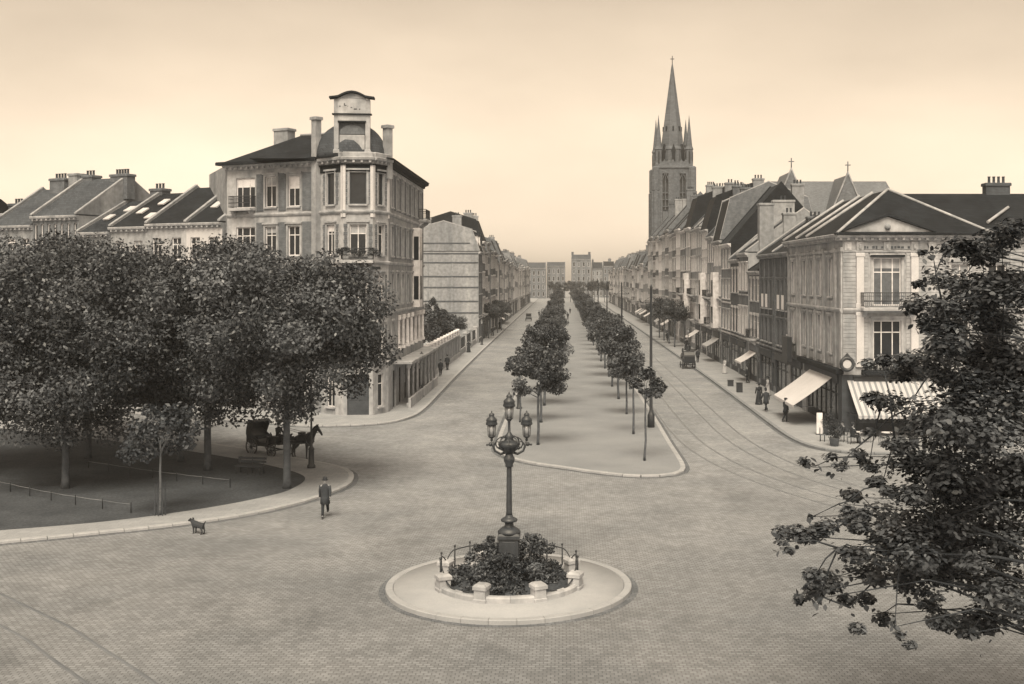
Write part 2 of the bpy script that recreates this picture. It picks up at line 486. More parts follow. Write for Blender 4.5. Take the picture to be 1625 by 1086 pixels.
LK = [(-12.6, 640), (-12.5, 420), (-12.3, 260), (-12.1, 170), (-11.9, 125), (-11.7, 104), (-11.6, 92.5), (-12.0, 86.5), (-13.8, 82.6), (-18.5, 81.3), (-22.5, 83.2), (-40, 91.5), (-64, 103), (-90, 116)]
P = kerb(LK, stone_me)
flat('pavement', [(p.x, p.y) for p in P] + [(-120, 130), (-120, 640)], 0.12, 'pave')
RK = [(16.4, 640), (16.3, 420), (16.2, 260), (16.1, 170), (15.9, 120), (15.7, 95), (15.55, 82), (15.6, 75.5), (16.1, 71.8), (17.4, 69.6), (20.5, 68.7), (32, 68.6), (60, 68.6), (100, 68.6)]
P = kerb(RK, stone_dark)
flat('pavement', [(p.x, p.y) for p in P] + [(120, 68.6), (120, 640)], 0.12, 'pave')
MK = [(-4.3, 480), (-4.3, 300), (-4.3, 140), (-4.3, 90), (-4.25, 74), (-3.9, 69), (-2.2, 65.6), (0.5, 63.2), (3.2, 61.2), (5.1, 60.9), (6.4, 61.8), (6.95, 64.3), (7.0, 73), (7.1, 90), (7.1, 140), (7.1, 300), (7.1, 480)]
P = kerb(MK, stone_me)
flat('central_promenade', [(p.x, p.y) for p in P], 0.12, 'gravel')
PK = [(-75, 30), (-45, 37.5), (-30, 42.6), (-22.1, 46.2), (-16.4, 49.4), (-13.5, 52.5), (-11.9, 56), (-11.4, 59.3), (-12.7, 63.4), (-17.5, 67.8), (-21.7, 71.4), (-28, 76), (-42, 84), (-66, 96), (-92, 108)]
P = kerb(PK, stone_me)
flat('pavement', [(p.x, p.y) for p in P] + [(-130, 108), (-130, 30)], 0.12, 'pave')
EK = [(-75, 34), (-45, 41), (-30, 45.6), (-21.5, 48.7), (-17.4, 51.6), (-14.9, 54.6), (-13.9, 57), (-14.2, 60.6), (-17.6, 64.6), (-22.5, 68.6), (-29, 73), (-43, 81), (-67, 93), (-92, 104)]
E_ = smooth(EK)
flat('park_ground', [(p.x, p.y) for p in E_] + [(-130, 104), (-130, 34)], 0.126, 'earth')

def rail(pts, name='tram_rail'):
    P = smooth(pts); m = MB(); wd = 0.036
    n = len(P)
    for i, p in enumerate(P):
        d = (P[min(i + 1, n - 1)] - P[max(i - 1, 0)]).normalized(); nn = Vector((-d.y, d.x, 0))
        for s_, z in ((-1.7, 0.004), (-0.6, 0.012), (0.6, 0.012), (1.7, 0.004)):
            q = p + nn * wd * s_; m.v.append((q.x, q.y, z))
    for i in range(n - 1):
        for k in range(3): m.face((i * 4 + k, i * 4 + k + 1, i * 4 + 5 + k, i * 4 + 4 + k))
    return m.build(name, 'rail', kind='structure')

def off(pts, d):
    P = [Vector((p[0], p[1], 0)) for p in pts]; out = []
    for i, p in enumerate(P):
        t = (P[min(i + 1, len(P) - 1)] - P[max(i - 1, 0)]).normalized()
        out.append((p.x - t.y * d, p.y + t.x * d))
    return out
T1 = [(8.4, 560), (8.4, 300), (8.4, 160), (8.35, 110), (8.3, 90), (8.4, 78), (8.9, 70), (10.2, 62.5), (12.6, 55.5), (16.2, 49), (21, 43.5), (28, 38.5), (44, 32)]
T2 = [(11.8, 560), (11.8, 300), (11.8, 160), (11.75, 110), (11.65, 90), (11.7, 78), (12.2, 70), (13.4, 62.8), (15.6, 56.3), (19.0, 50.3), (24, 45), (31, 40.3), (46, 35)]
for T in (T1, T2):
    rail(off(T, 0.7)); rail(off(T, -0.7))
T3 = [(-32, 46.0), (-24, 41.2), (-17.2, 35.4), (-14.6, 32.8), (-10, 27.5), (-4, 18)]
for d in (0.7, -0.7): rail(off(T3, d))

# ------------------------------------------------------------------ round traffic island
IX, IY, IR = -1.9, 39.3, 4.34
root = bpy.data.objects.new('traffic_island_pavement', None); C.objects.link(root); root['kind'] = 'structure'; root.location = (IX, IY, 0)
m = MB(); m.lathe([(IR - 0.28, 0.0), (IR - 0.28, 0.15), (2.3, 0.175), (0.01, 0.175)], 72); m.build('island_paving', 'island', root)
def arc_stone(r0, r1, a0, a1, z0, z1, n=4, b=0.025):
    m = MB()
    prof = [(r0, z0), (r1, z0), (r1, z1 - b), (r1 - b, z1), (r0 + b, z1), (r0, z1 - b)]
    k = len(prof)
    for i in range(n + 1):
        t = a0 + (a1 - a0) * i / n
        m.v += [(r * math.cos(t), r * math.sin(t), z) for r, z in prof]
    for i in range(n):
        for j in range(k):
            q = (j + 1) % k; m.face((i * k + j, i * k + q, (i + 1) * k + q, (i + 1) * k + j))
    m.face(range(k - 1, -1, -1)); m.face(range(n * k, n * k + k))
    return m
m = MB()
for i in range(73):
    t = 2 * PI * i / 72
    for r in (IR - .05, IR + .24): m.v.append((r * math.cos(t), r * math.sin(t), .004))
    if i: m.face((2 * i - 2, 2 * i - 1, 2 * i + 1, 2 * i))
m.build('dark_edge_strip', 'dark_edge_strip', root)  # painted shadow line round the island kerb
NS = 30
am = arc_stone(IR - 0.27, IR, 0.0016, 2 * PI / NS - 0.0016, -0.05, 0.16).mesh('kerb_stone', 'island')
for i in range(NS): link('kerb_stone', am, root, (0, 0, rnd.uniform(-.004, .004)), 2 * PI * i / NS)

pl = thing('round_planter', 'round flower bed kerb with pale stone posts and low iron rails on the island', 'planter', (IX, IY, 0.17))
NR = 16; RR = 2.62; A0 = R(-90 + 3.5 - 22.5)
rm = arc_stone(RR - 0.3, RR, 0.002, 2 * PI / NR - 0.002, -0.05, 0.2, 5, 0.05).mesh('ring_stone', 'stone')
for i in range(NR): link('ring_stone', rm, pl, (0, 0, 0), A0 + 2 * PI * i / NR)
pm = MB(); pm.bevbox(-.2, .2, -.2, .2, -.02, .5, .02); pm.bevbox(-.24, .24, -.24, .24, .42, .6, .07); pm.bevbox(-.23, .23, -.23, .23, -.02, .12, .03)
pme = pm.mesh('stone_post', 'stone')
for i in range(8):
    t = A0 + 2 * PI * i / 8
    link('stone_post', pme, pl, ((RR - .15) * math.cos(t), (RR - .15) * math.sin(t), 0), t)
rl = MB(); da = 2 * PI / 8; r_ = RR - .18
for f_ in (0.3, 0.7):
    rl.tube([(r_ * math.cos(da * f_), r_ * math.sin(da * f_), .1), (r_ * math.cos(da * f_), r_ * math.sin(da * f_), .95)], .028, 6)
    rl.ball((r_ * math.cos(da * f_), r_ * math.sin(da * f_), .97), .045, 6)
rl.tube([(r_ * math.cos(da * f), r_ * math.sin(da * f), .55 + .28 * min(1, 4 * f * (1 - f) * 1.4)) for f in [i / 12 for i in range(13)]], .022, 6)
rlm = rl.mesh('railing', 'iron')
for i in range(8):
    if i in (0,): continue
    if i in (1, 7):
        continue
    link('railing', rlm, pl, (0, 0, 0), A0 + da * i)
for i in (0, 1, 2, 7):      # low scrolls against the front posts
    for sgn in (-1, 1):
        b = MB(); a = A0 + da * i
        if (i == 0 and sgn == 1) or (i == 1 and sgn == -1): continue
        b.tube([((r_) * math.cos(a + sgn * da * f), (r_) * math.sin(a + sgn * da * f), .2 + .26 * (1 - f / .4) ** 1.5) for f in (.07, .14, .2, .28, .36, .4)], .03, 6)
        b.build('scroll_bar', 'iron', pl)

# ------------------------------------------------------------------ foliage
def crown_mesh(name, blobs, n, size, m, seed=0, flat_=0.25, oval=0.55, shape='quad', droop=0.0, squash=0.8):
    """leaf-sized faces spread through clumps; blobs: (x, y, z, radius, weight)"""
    rg = np.random.default_rng(seed)
    bl = np.array(blobs, float)
    pr = bl[:, 4] / bl[:, 4].sum()
    bi = rg.choice(len(bl), n, p=pr)
    d = rg.normal(size=(n, 3)); d /= np.linalg.norm(d, axis=1, keepdims=True)
    rad = bl[bi, 3] * (rg.random(n) ** 0.45)
    c = bl[bi, :3] + d * rad[:, None] * np.array([1, 1, squash])
    nrm = rg.normal(size=(n, 3)) * (1 - flat_) + np.array([0, 0, 1.0]) * flat_ * 2 + d * 0.5
    nrm /= np.linalg.norm(nrm, axis=1, keepdims=True)
    t = rg.normal(size=(n, 3)); t[:, 2] -= droop
    t -= nrm * (t * nrm).sum(1, keepdims=True); t /= np.linalg.norm(t, axis=1, keepdims=True)
    b = np.cross(nrm, t)
    s = size * rg.uniform(0.65, 1.3, n)[:, None]
    tonev = np.clip(rg.normal(0.36, 0.16, n) + rg.normal(0, 0.19, len(bl))[bi], 0, 1)
    tonev = np.where(rg.random(n) < .07, rg.uniform(.75, 1.0, n), tonev)  # some leaves coloured bright to stand in for glints of light
    if shape == 'quad':
        V = np.stack([c - t * s * 0.5, c + b * s * oval * 0.5 + nrm * s * 0.06, c + t * s * 0.5, c - b * s * oval * 0.5 + nrm * s * 0.06], 1).reshape(-1, 3)
        k = 4
    else:
        V = np.stack([c - t * s * 0.5, c - t * s * 0.2 + b * s * oval * .45 + nrm * s * .05, c + t * s * .15 + b * s * oval * .5 + nrm * s * .05, c + t * s * .55 - nrm * s * .08,
                      c + t * s * .15 - b * s * oval * .5 + nrm * s * .05, c - t * s * 0.2 - b * s * oval * .45 + nrm * s * .05], 1).reshape(-1, 3)
        k = 6
    me = bpy.data.meshes.new(name)
    me.vertices.add(n * k); me.vertices.foreach_set('co', V.ravel().astype(np.float32))
    me.loops.add(n * k); me.loops.foreach_set('vertex_index', np.arange(n * k, dtype=np.int32))
    me.polygons.add(n); me.polygons.foreach_set('loop_start', np.arange(0, n * k, k, dtype=np.int32))
    a = me.attributes.new('leaf_tone', 'FLOAT', 'FACE'); a.data.foreach_set('value', tonev.astype(np.float32))
    me.materials.append(M[m]); me.update(calc_edges=True)
    return me

def clumps(rg, n, cx, cz, rx, rz, r0, r1, lo=-0.75, inner=0.45):
    out = []
    while len(out) < n:
        d = Vector((rg.gauss(0, 1), rg.gauss(0, 1), rg.gauss(0, 1))).normalized()
        if d.z < lo: continue
        k = rg.uniform(inner, 1.0) ** 0.6
        r = rg.uniform(r0, r1)
        out.append((cx + d.x * k * (rx - r * .5), d.y * k * (rx - r * .5), cz + d.z * k * (rz - r * .5), r, r ** 2))
    return out

def trunk_mesh(name, h, r0, r1, blobs, m, seed, nl=9, fork=0.75, lean=0.0):
    rg = random.Random(seed); b = MB()
    pts = [(lean * t * t * h + rg.uniform(-.05, .05) * (.1 < t < 1), rg.uniform(-.05, .05) * (.1 < t < 1), h * t) for t in (0, .08, .3, .6, .85, 1)]
    b.tube(pts, [r0 * 1.25, r0 * 1.06, r0, r0 * .9, r0 * .75, r1], 10)
    for bl in rg.sample(blobs, min(nl, len(blobs))):
        z0 = h * rg.uniform(fork, 0.97)
        s_ = Vector((lean * (z0 / h) ** 2 * h, 0, z0)); e = Vector(bl[:3])
        mid = s_.lerp(e, .5) + Vector((rg.uniform(-.15, .15), rg.uniform(-.15, .15), rg.uniform(.0, .3))) * (e - s_).length * .4
        b.tube([s_, s_.lerp(mid, .6), mid, e], [r0 * .42, r0 * .34, r0 * .24, r0 * .06], 6)
    return b.mesh(name, m)

# shrubs in the bed
rg = random.Random(3)
bl = []
for i in range(46):
    a = rg.uniform(0, 2 * PI); r = rg.uniform(.55, 1.5); bl.append((r * math.cos(a), r * math.sin(a), rg.uniform(.3, 1.25) * (1.15 - r * .35), rg.uniform(.22, .42), .5))
for i in range(22):
    a = rg.choice((rg.uniform(R(120), R(200)), rg.uniform(R(-20), R(60)))); r = rg.uniform(.9, 1.45); bl.append((r * math.cos(a), r * math.sin(a), rg.uniform(.9, 1.35), rg.uniform(.15, .28), .4))
for i in range(70):
    a = rg.uniform(0, 2 * PI); r = rg.uniform(1.3, 2.1); bl.append((r * math.cos(a), r * math.sin(a), rg.uniform(.05, .3), rg.uniform(.2, .34), .4))
sh = link('bedding_shrubs', crown_mesh('bedding_shrubs', bl, 15000, .12, 'shrub', 5), None, (IX, IY, .19), kind='stuff')
tag(sh, 'dark leafy shrubs filling the round bed at the foot of the lamp', 'shrubs')
m = MB(); m.lathe([(2.3, -.02), (2.28, .08), (1.5, .2), (.01, .3)], 40); o = m.build('bed_soil', 'earth', None, (IX, IY, .172), kind='structure')

# ------------------------------------------------------------------ the ornate lamp
L0 = thing('candelabra_lamp', 'ornate dark cast iron street lamp with three lanterns rising from the flower bed', 'street lamp', (IX, IY, 0.17))
b = MB(); b.bevbox(-.5, .5, -.5, .5, -.05, .55, .06); b.bevbox(-.33, .33, -.33, .33, .5, 1.65, .05)
for sx in (-1, 1):
    b.bevbox(sx * .342 - .02, sx * .342 + .02, -.22, .22, .7, 1.5, .01); b.bevbox(-.22, .22, sx * .342 - .02, sx * .342 + .02, .7, 1.5, .01)
b.bevbox(-.39, .39, -.39, .39, 1.6, 1.78, .07)
b.lathe([(.40, 1.74), (.41, 1.82), (.30, 1.92), (.2, 1.98)], 20)
b.build('pedestal', 'bronze', L0)
b = MB(); b.lathe([(.2, 1.95), (.17, 2.0), (.15, 2.1), (.17, 2.13), (.29, 2.17), (.30, 2.23), (.22, 2.29), (.14, 2.33), (.12, 2.4)], 24)
b.lathe([(.112, 2.38), (.105, 2.5), (.088, 4.05), (.085, 4.1)], 24, flute=.1)
b.lathe([(.10, 4.08), (.15, 4.12), (.13, 4.17), (.19, 4.3), (.2, 4.42), (.14, 4.5), (.12, 4.6)], 20)
b.build('column', 'bronze', L0)
b = MB()
b.lathe([(.12, 4.55), (.2, 4.62), (.34, 4.8), (.4, 4.9), (.36, 4.98), (.2, 5.02), (.13, 5.1), (.18, 5.18), (.1, 5.26), (.05, 5.34), (.045, 5.7), (.09, 5.75), (.05, 5.82), (.04, 6.0)], 16)
for i in range(8):
    a = 2 * PI * i / 8
    p = []
    for k in range(15):
        t = k / 14; ang = t * 1.6 * PI
        rr = .3 + .2 * math.sin(ang) * (1 - t * .4); z = 4.72 + .3 * t + .12 * (1 - math.cos(ang))
        p.append((rr * math.cos(a), rr * math.sin(a), z))
    b.tube(p, [.03 - .015 * k / 14 for k in range(15)], 6)
b.build('basket', 'bronze', L0)
lf = MB()
lf.lathe([(.03, -.12), (.06, -.06), (.04, 0), (.11, .05), (.15, .09), (.15, .12)], 12)
for i in range(6):
    a = 2 * PI * i / 6
    lf.tube([(.145 * math.cos(a), .145 * math.sin(a), .1), (.17 * math.cos(a), .17 * math.sin(a), .56)], .011, 4)
lfm = lf.mesh('lantern', 'bronze')
lg = MB().lathe([(.12, .12), (.158, .56)], 12).mesh('lantern_glass', 'lampglass')
lc = MB().lathe([(.16, .555), (.235, .57), (.245, .62), (.21, .72), (.235, .75), (.2, .83), (.12, .9), (.1, .93), (.12, .97), (.09, 1.04), (.03, 1.06), (.035, 1.1), (.005, 1.16)], 14).mesh('lantern_cap', 'bronze')
def lantern(parent, loc, sc=1.0):
    o = link('lantern', lfm, parent, loc); o.scale = (sc,) * 3
    link('lantern_glass', lg, o); link('lantern_cap', lc, o)
lantern(L0, (0, 0, 5.72), .9)
for a in (R(3), R(183)):
    ca, sa = math.cos(a), math.sin(a)
    b = MB(); b.tube([(r * ca, r * sa, z) for r, z in ((.1, 4.62), (.3, 4.55), (.50, 4.66), (.56, 4.82), (.61, 4.98))], [.05, .045, .04, .04, .045], 8)
    b.tube([((.42 + .11 * math.cos(t)) * ca, (.42 + .11 * math.cos(t)) * sa, 4.88 + .11 * math.sin(t)) for t in [k * .5 for k in range(11)]], .022, 6)
    b.ball((.66 * ca, .66 * sa, 4.9), .075, 8); b.ball((.78 * ca, .78 * sa, 4.88), .04, 6); b.tube([(.5 * ca, .5 * sa, 4.88), (.8 * ca, .8 * sa, 4.88)], .025, 6)
    b.build('arm', 'bronze', L0)
    lantern(L0, (.62 * ca, .62 * sa, 5.1), .86)
# ------------------------------------------------------------------ building kit
CACHE = {}
def cached(key, fn):
    if key not in CACHE: CACHE[key] = fn()
    return CACHE[key]

def win_meshes(w, h, style, fm, gm):
    def mk():
        e = 0.003; fr = MB(); j = 0.075
        fr.box(e, j, 0, .07, e, h - e); fr.box(w - j, w - e, 0, .07, e, h - e)
        fr.box(j, w - j, .001, .069, h - j, h - e); fr.box(j, w - j, .001, .069, e, j)
        xs = [j, w - j]
        if style == 'triple': xs = [j, w * .3, w * .7, w - j]
        elif w > 0.85 and style != 'plain': xs = [j, w / 2, w - j]
        zt = h * .70 if (h > 1.5 and style != 'plain') else None
        for x in xs[1:-1]: fr.box(x - .035, x + .035, .004, .066, j, h - j)
        if zt: fr.box(j, w - j, .008, .062, zt - .035, zt + .035)
        if style == 'fine':
            fr.box(j, w - j, .02, .05, h * .36 - .015, h * .36 + .015)
        zs = [j, zt, h - j] if zt else [j, h - j]
        panes = []
        for a in range(len(xs) - 1):
            for b in range(len(zs) - 1):
                panes.append(MB().box(xs[a], xs[a + 1], .04, .05, zs[b], zs[b + 1]).mesh('pane', gm))
        allp = MB()
        for a in range(len(xs) - 1):
            for b in range(len(zs) - 1): allp.box(xs[a], xs[a + 1], .04, .05, zs[b], zs[b + 1])
        return fr.mesh('window', fm), panes, allp.mesh('pane', gm)
    return cached(('win', round(w, 2), round(h, 2), style, fm, gm), mk)

class Frame:
    """a facade: x to the right seen from outside, y into the building, z up"""
    def __init__(s, parent, ox=0, oy=0, rz=0.0, oz=0.0):
        s.p = parent; s.o = Vector((ox, oy, oz)); s.rz = rz; s.c = math.cos(rz); s.s = math.sin(rz)
    def pt(s, x, y, z=0):
        return (s.o.x + s.c * x - s.s * y, s.o.y + s.s * x + s.c * y, s.o.z + z)
    def put(s, name, mb, mats, x=0, y=0, z=0, kind=None):
        me = mb.mesh(name, mats) if isinstance(mb, MB) else mb
        return link(name, me, s.p, s.pt(x, y, z), s.rz, kind)
    def wall_mb(s, W, H, ops, rev=.22, z0=0, mb=None, mi=0, x0=0):
        m = mb or MB()
        xs = sorted({x0, W} | {round(o[0], 4) for o in ops} | {round(o[0] + o[2], 4) for o in ops})
        zs = sorted({z0, H} | {round(o[1], 4) for o in ops} | {round(o[1] + o[3], 4) for o in ops})
        for i in range(len(xs) - 1):
            for j in range(len(zs) - 1):
                cx = (xs[i] + xs[i + 1]) / 2; cz = (zs[j] + zs[j + 1]) / 2
                if any(o[0] < cx < o[0] + o[2] and o[1] < cz < o[1] + o[3] for o in ops): continue
                m.poly([(xs[i], 0, zs[j]), (xs[i + 1], 0, zs[j]), (xs[i + 1], 0, zs[j + 1]), (xs[i], 0, zs[j + 1])], mi)
        for x, z, w_, h in [o[:4] for o in ops]:
            m.poly([(x, 0, z), (x, rev, z), (x, rev, z + h), (x, 0, z + h)], mi)
            m.poly([(x + w_, 0, z), (x + w_, 0, z + h), (x + w_, rev, z + h), (x + w_, rev, z)], mi)
            m.poly([(x, 0, z), (x + w_, 0, z), (x + w_, rev, z), (x, rev, z)], mi)
            m.poly([(x, 0, z + h), (x, rev, z + h), (x + w_, rev, z + h), (x + w_, 0, z + h)], mi)
        return m
    def window(s, x, z, w, h, style='sash', fm='white', gm=None, det=1, sill='stone', lintel=None, rev=.2, blind=0, shutter=None, surround=None):
        if not blind and det and style != 'plain' and rnd.random() < .38: blind = rnd.choice((.22, .3, .42, .55))
        gm = gm or rnd.choice(('glass', 'glass', 'glass2'))
        fr, panes, allp = win_meshes(w, h, style, fm, gm)
        o = s.put('window', fr, None, x, rev - .09, z)
        if det >= 2:
            for p in panes: link('pane', p, o)
        elif det == 1: link('pane', allp, o)
        if sill:
            sm = cached(('sill', round(w, 2), sill), lambda: MB().bevbox(-.1, w + .1, -.16, .1, -.13, -.004, .015).mesh('sill', sill))
            link('sill', sm, o, (0, -(rev - .09) + .0, 0))
        if lintel:
            lm = cached(('lin', round(w, 2), lintel), lambda: MB().box(-.14, w + .14, -.07, .06, .004, .26).mesh('lintel', lintel))
            link('lintel', lm, o, (0, -(rev - .09), h))
        if surround:
            def mk():
                b = MB(); t = .17
                b.box(-t, -.004, -.06, .02, -.0, h + t); b.box(w + .004, w + t, -.06, .02, 0, h + t); b.box(-.004, w + .004, -.058, .02, h + .004, h + t)
                b.box(-t - .08, w + t + .08, -.16, .02, h + t + .003, h + t + .14)
                return b.mesh('surround', surround)
            link('surround', cached(('sur', round(w, 2), round(h, 2), surround), mk), o, (0, -(rev - .09), 0))
        if blind == 'out':
            link('blind', cached(('bo', round(w, 2), round(h, 2)), lambda: MB().bevbox(.04, w - .04, -.16, -.1, .05, h * .5, .01).mesh('blind', 'blind')), o, (0, -(rev - .09) + .09, 0))
        elif blind:
            bb = MB().box(.09, w - .09, .03, .037, h * (1 - blind), h - .09) if blind > 0 else MB().box(.09, w - .09, .03, .037, .09, h * -blind)
            link('blind', bb.mesh('blind', rnd.choice(('blind', 'stone', 'stone2'))), o)
        if shutter:
            def mk2():
                b = MB(); sw = w * .48
                for xx in (-sw - .03, w + .03):
                    b.box(xx, xx + sw, -.07, -.02, .02, h - .02)
                    k = 0.1
                    while k < h - .15: b.box(xx + .05, xx + sw - .05, -.085, -.07, k, k + .06); k += .11
                return b.mesh('shutters', shutter)
            link('shutters', cached(('shut', round(w, 2), round(h, 2), shutter), mk2), o, (0, -(rev - .09), 0))
        return o
    def door(s, x, w, h, m='wood', rev=.2, fan=True):
        def mk():
            b = MB(); e = .003
            hh = h * .8 if fan else h - e
            b.box(e, w - e, .02, .08, e, hh)
            for xx in (.1, w / 2 + .04):
                for a, c in ((.12, .42), (.46, .94)): b.bevbox(xx, xx + w / 2 - .14, .0, .03, hh * a, hh * c, .01)
            if fan: b.box(e, w - e, .03, .07, h - .08, h - e); b.box(e, .07, .03, .07, hh, h - .08); b.box(w - .07, w - e, .03, .07, hh, h - .08)
            return b.mesh('door', m)
        o = s.put('door', cached(('door', round(w, 2), round(h, 2), m, fan), mk), None, x, rev - .09, .14)
        link('handle', cached('dh', lambda: MB().ball((0, -.03, 0), .045, 6).mesh('handle', 'bronze')), o, (w / 2 + .1, 0, h * .38))
        if fan: link('fanlight', cached(('fan', round(w, 2), round(h, 2)), lambda: MB().box(.07, w - .07, .045, .055, h * .8, h - .08).mesh('fanlight', 'glass')), o)
        return o
    def band(s, name, x0, x1, z, h, proj, m, top=True):
        b = MB()
        b.prism([(0.02, 0), (-proj * .55, 0), (-proj, h * .5), (-proj, h * .85), (-proj * .8, h), (.02, h)], 'x', x0, x1)
        return s.put(name, b, m, 0, 0, z)
    def cornice(s, x0, x1, z, h=.5, proj=.45, m='stone', dent=True):
        b = MB()
        b.prism([(.02, 0), (-proj * .25, 0), (-proj * .3, h * .35), (-proj * .9, h * .55), (-proj, h * .9), (-proj * .9, h), (.02, h)], 'x', x0, x1)
        if dent:
            n = int((x1 - x0) / .55)
            for i in range(n):
                c = x0 + (i + .5) * (x1 - x0) / n
                b.box(c - .09, c + .09, -proj * .75, -.0, h * .12, h * .5)
        return s.put('cornice', b, m, 0, 0, z)
    def balcony(s, x0, x1, z, proj=.9, m='stone', rail='iron', h=.95, dense=.11):
        o = s.put('balcony', MB().bevbox(x0, x1, -proj, -.004, -.2, 0, .03), m, 0, 0, z)
        for xx in (x0 + .15, x1 - .4):
            link('bracket', cached('brk%.2f' % proj + m, lambda: MB().prism([(-.004, -.8), (-.004, -.203), (-proj * .8, -.203), (-proj * .7, -.35), (-.25, -.55)], 'x', 0, .25).mesh('bracket', m)), o, (xx, 0, 0))
        b = MB(); q = proj - .06
        for p in ([(x0 + .04, -.01), (x0 + .04, -q), (x1 - .04, -q), (x1 - .04, -.01)],):
            for zz, r in ((h, .03), (.12, .02), (h * .78, .016)):
                for i in range(3): b.tube([(p[i][0], p[i][1], zz), (p[i + 1][0], p[i + 1][1], zz)], r, 4)
            for i in range(3):
                a, c = Vector(p[i]), Vector(p[i + 1]); n = max(2, int((c - a).length / dense))
                for k in range(n + 1):
                    t = a.lerp(c, k / n); b.box(t.x - .011, t.x + .011, t.y - .011, t.y + .011, .1, h)
                    if k < n and i == 1:
                        t = a.lerp(c, (k + .5) / n); b.ball((t.x, t.y, h * .45), dense * .42, 4, sy=.3)
        link('railing', b.mesh('railing', rail), o)
        return o
    def shop(s, x0, x1, h=3.3, fm='wood', fascia='wood2', awn=None, rev=.25):
        """shop front filling an opening x0..x1, 0.15..h"""
        w_ = x1 - x0; b = MB(); e = .003
        n = max(2, int(w_ / 1.5)); xs = [x0 + e + (w_ - 2 * e) * i / n for i in range(n + 1)]
        for x in xs: b.box(max(x0 + e, x - .07), min(x1 - e, x + .07), rev - .12, rev - .02, .15, h - e)
        b.box(x0 + e, x1 - e, rev - .11, rev - .03, .15, .75); b.box(x0 + e, x1 - e, rev - .11, rev - .03, h - .14, h - .006)
        b.box(x0 + e, x1 - e, rev - .115, rev - .035, h * .74, h * .74 + .08)
        o = s.put('shopfront', b, fm)
        for i in range(n):
            for a, c in ((.75, h * .74), (h * .74 + .08, h - .14)):
                link('pane', MB().box(xs[i] + .07, xs[i + 1] - .07, rev - .07, rev - .06, a, c).mesh('pane', rnd.choice(('glass', 'glass2'))), o)
        s.put('fascia', MB().bevbox(x0 - .15, x1 + .15, -.14, -.003, h + .02, h + .6, .03).box(x0 - .2, x1 + .2, -.26, -.003, h + .6, h + .7), fascia)
        if awn: s.awning(x0, x1, h - .1, *awn)
    def awning(s, x0, x1, z, proj=1.8, drop=1.1, m='canvas', val=.22):
        b = MB(); n = 10
        for i in range(n + 1):
            t = i / n; sag = -.06 * math.sin(PI * t)
            for xx in (x0, x1): b.v.append((xx, -.05 - proj * t, z - drop * t + sag))
        for i in range(n): b.face((2 * i, 2 * i + 1, 2 * i + 3, 2 * i + 2))
        k = len(b.v)
        for i in range(n + 1):
            t = i / n; sag = -.06 * math.sin(PI * t)
            for xx in (x0, x1): b.v.append((xx, -.05 - proj * t, z - drop * t + sag - .015))
        for i in range(n): b.face((k + 2 * i, k + 2 * i + 2, k + 2 * i + 3, k + 2 * i + 1))
        o = s.put('awning', b, m)
        v = MB(); nn = max(3, int((x1 - x0) / .3)); yy = -.05 - proj
        for i in range(nn):
            a, c = x0 + (x1 - x0) * i / nn, x0 + (x1 - x0) * (i + 1) / nn
            v.prism([(a, z - drop - .003), (c, z - drop - .003), (c, z - drop - val * .7), ((a + c) / 2, z - drop - val), (a, z - drop - val * .7)], 'y', yy - .012, yy)
        link('valance', v.mesh('valance', m), o)
        ar = MB()
        for xx in (x0 + .05, x1 - .05): ar.tube([(xx, -.02, z - drop - .15), (xx, yy + .03, z - drop - .03)], .02, 5)
        link('awning_arm', ar.mesh('awning_arm', 'iron'), o)
        return o
    def chimney(s, x, y, z, w, d, h, m='brick2', pots=3):
        def mk():
            b = MB().box(-w / 2, w / 2, -d / 2, d / 2, -1.5, h); b.bevbox(-w / 2 - .08, w / 2 + .08, -d / 2 - .08, d / 2 + .08, h - .12, h + .12, .05)
            return b.mesh('chimney', m)
        o = s.put('chimney', cached(('ch', round(w, 2), round(d, 2), round(h, 2), m), mk), None, x, y, z)
        pm_ = cached('pot', lambda: MB().lathe([(.13, 0), (.11, .05), (.1, .42), (.13, .46), (.12, .5)], 8).mesh('chimney_pot', 'tile2'))
        for i in range(pots):
            link('chimney_pot', pm_, o, ((i - (pots - 1) / 2) * min(.4, w * .8 / max(1, pots)) if w >= d else 0, 0 if w >= d else (i - (pots - 1) / 2) * min(.4, d * .8 / max(1, pots)), h + .12))
        return o
    def skylight(s, x, y, z, slope, m='cream'):
        def mk():
            b = MB().bevbox(-.35, .35, -.5, .5, -.03, .12, .03); b.xf(Matrix.Rotation(slope, 4, 'X')); return b.mesh('skylight', m)
        return s.put('skylight', cached(('sky', round(slope, 2), m), mk), None, x, y, z)
    def dormer(s, x, y, z, w=1.3, h=1.7, d=2.2, m='white', roof='slate'):
        def mk():
            b = MB(); b.box(0, w, 0, d, -.6, h); return b.mesh('dormer', m)
        o = s.put('dormer', cached(('dor', w, h, d, m), mk), None, x, y, z)
        link('pane', cached(('dorp', w, h), lambda: MB().box(.2, w - .2, -.03, -.003, .2, h - .25).mesh('pane', 'glass')), o)
        link('dormer_roof', cached(('dorr', w, h, d, roof), lambda: MB().prism([(-.15, h + .003), (w + .15, h + .003), (w / 2, h + .55)], 'y', -.2, d).mesh('dormer_roof', roof)), o)
        return o

def roof_profile(D, H, kind, rise):
    if kind == 'gable': return [(-.3, H), (D / 2, H + rise), (D + .3, H)]
    if kind == 'mansard': return [(-.2, H), (1.1, H + rise * .72), (D / 2, H + rise), (D - 1.1, H + rise * .72), (D + .2, H)]
    return [(-.1, H), (-.1, H + .35), (D + .1, H + .35), (D + .1, H)]

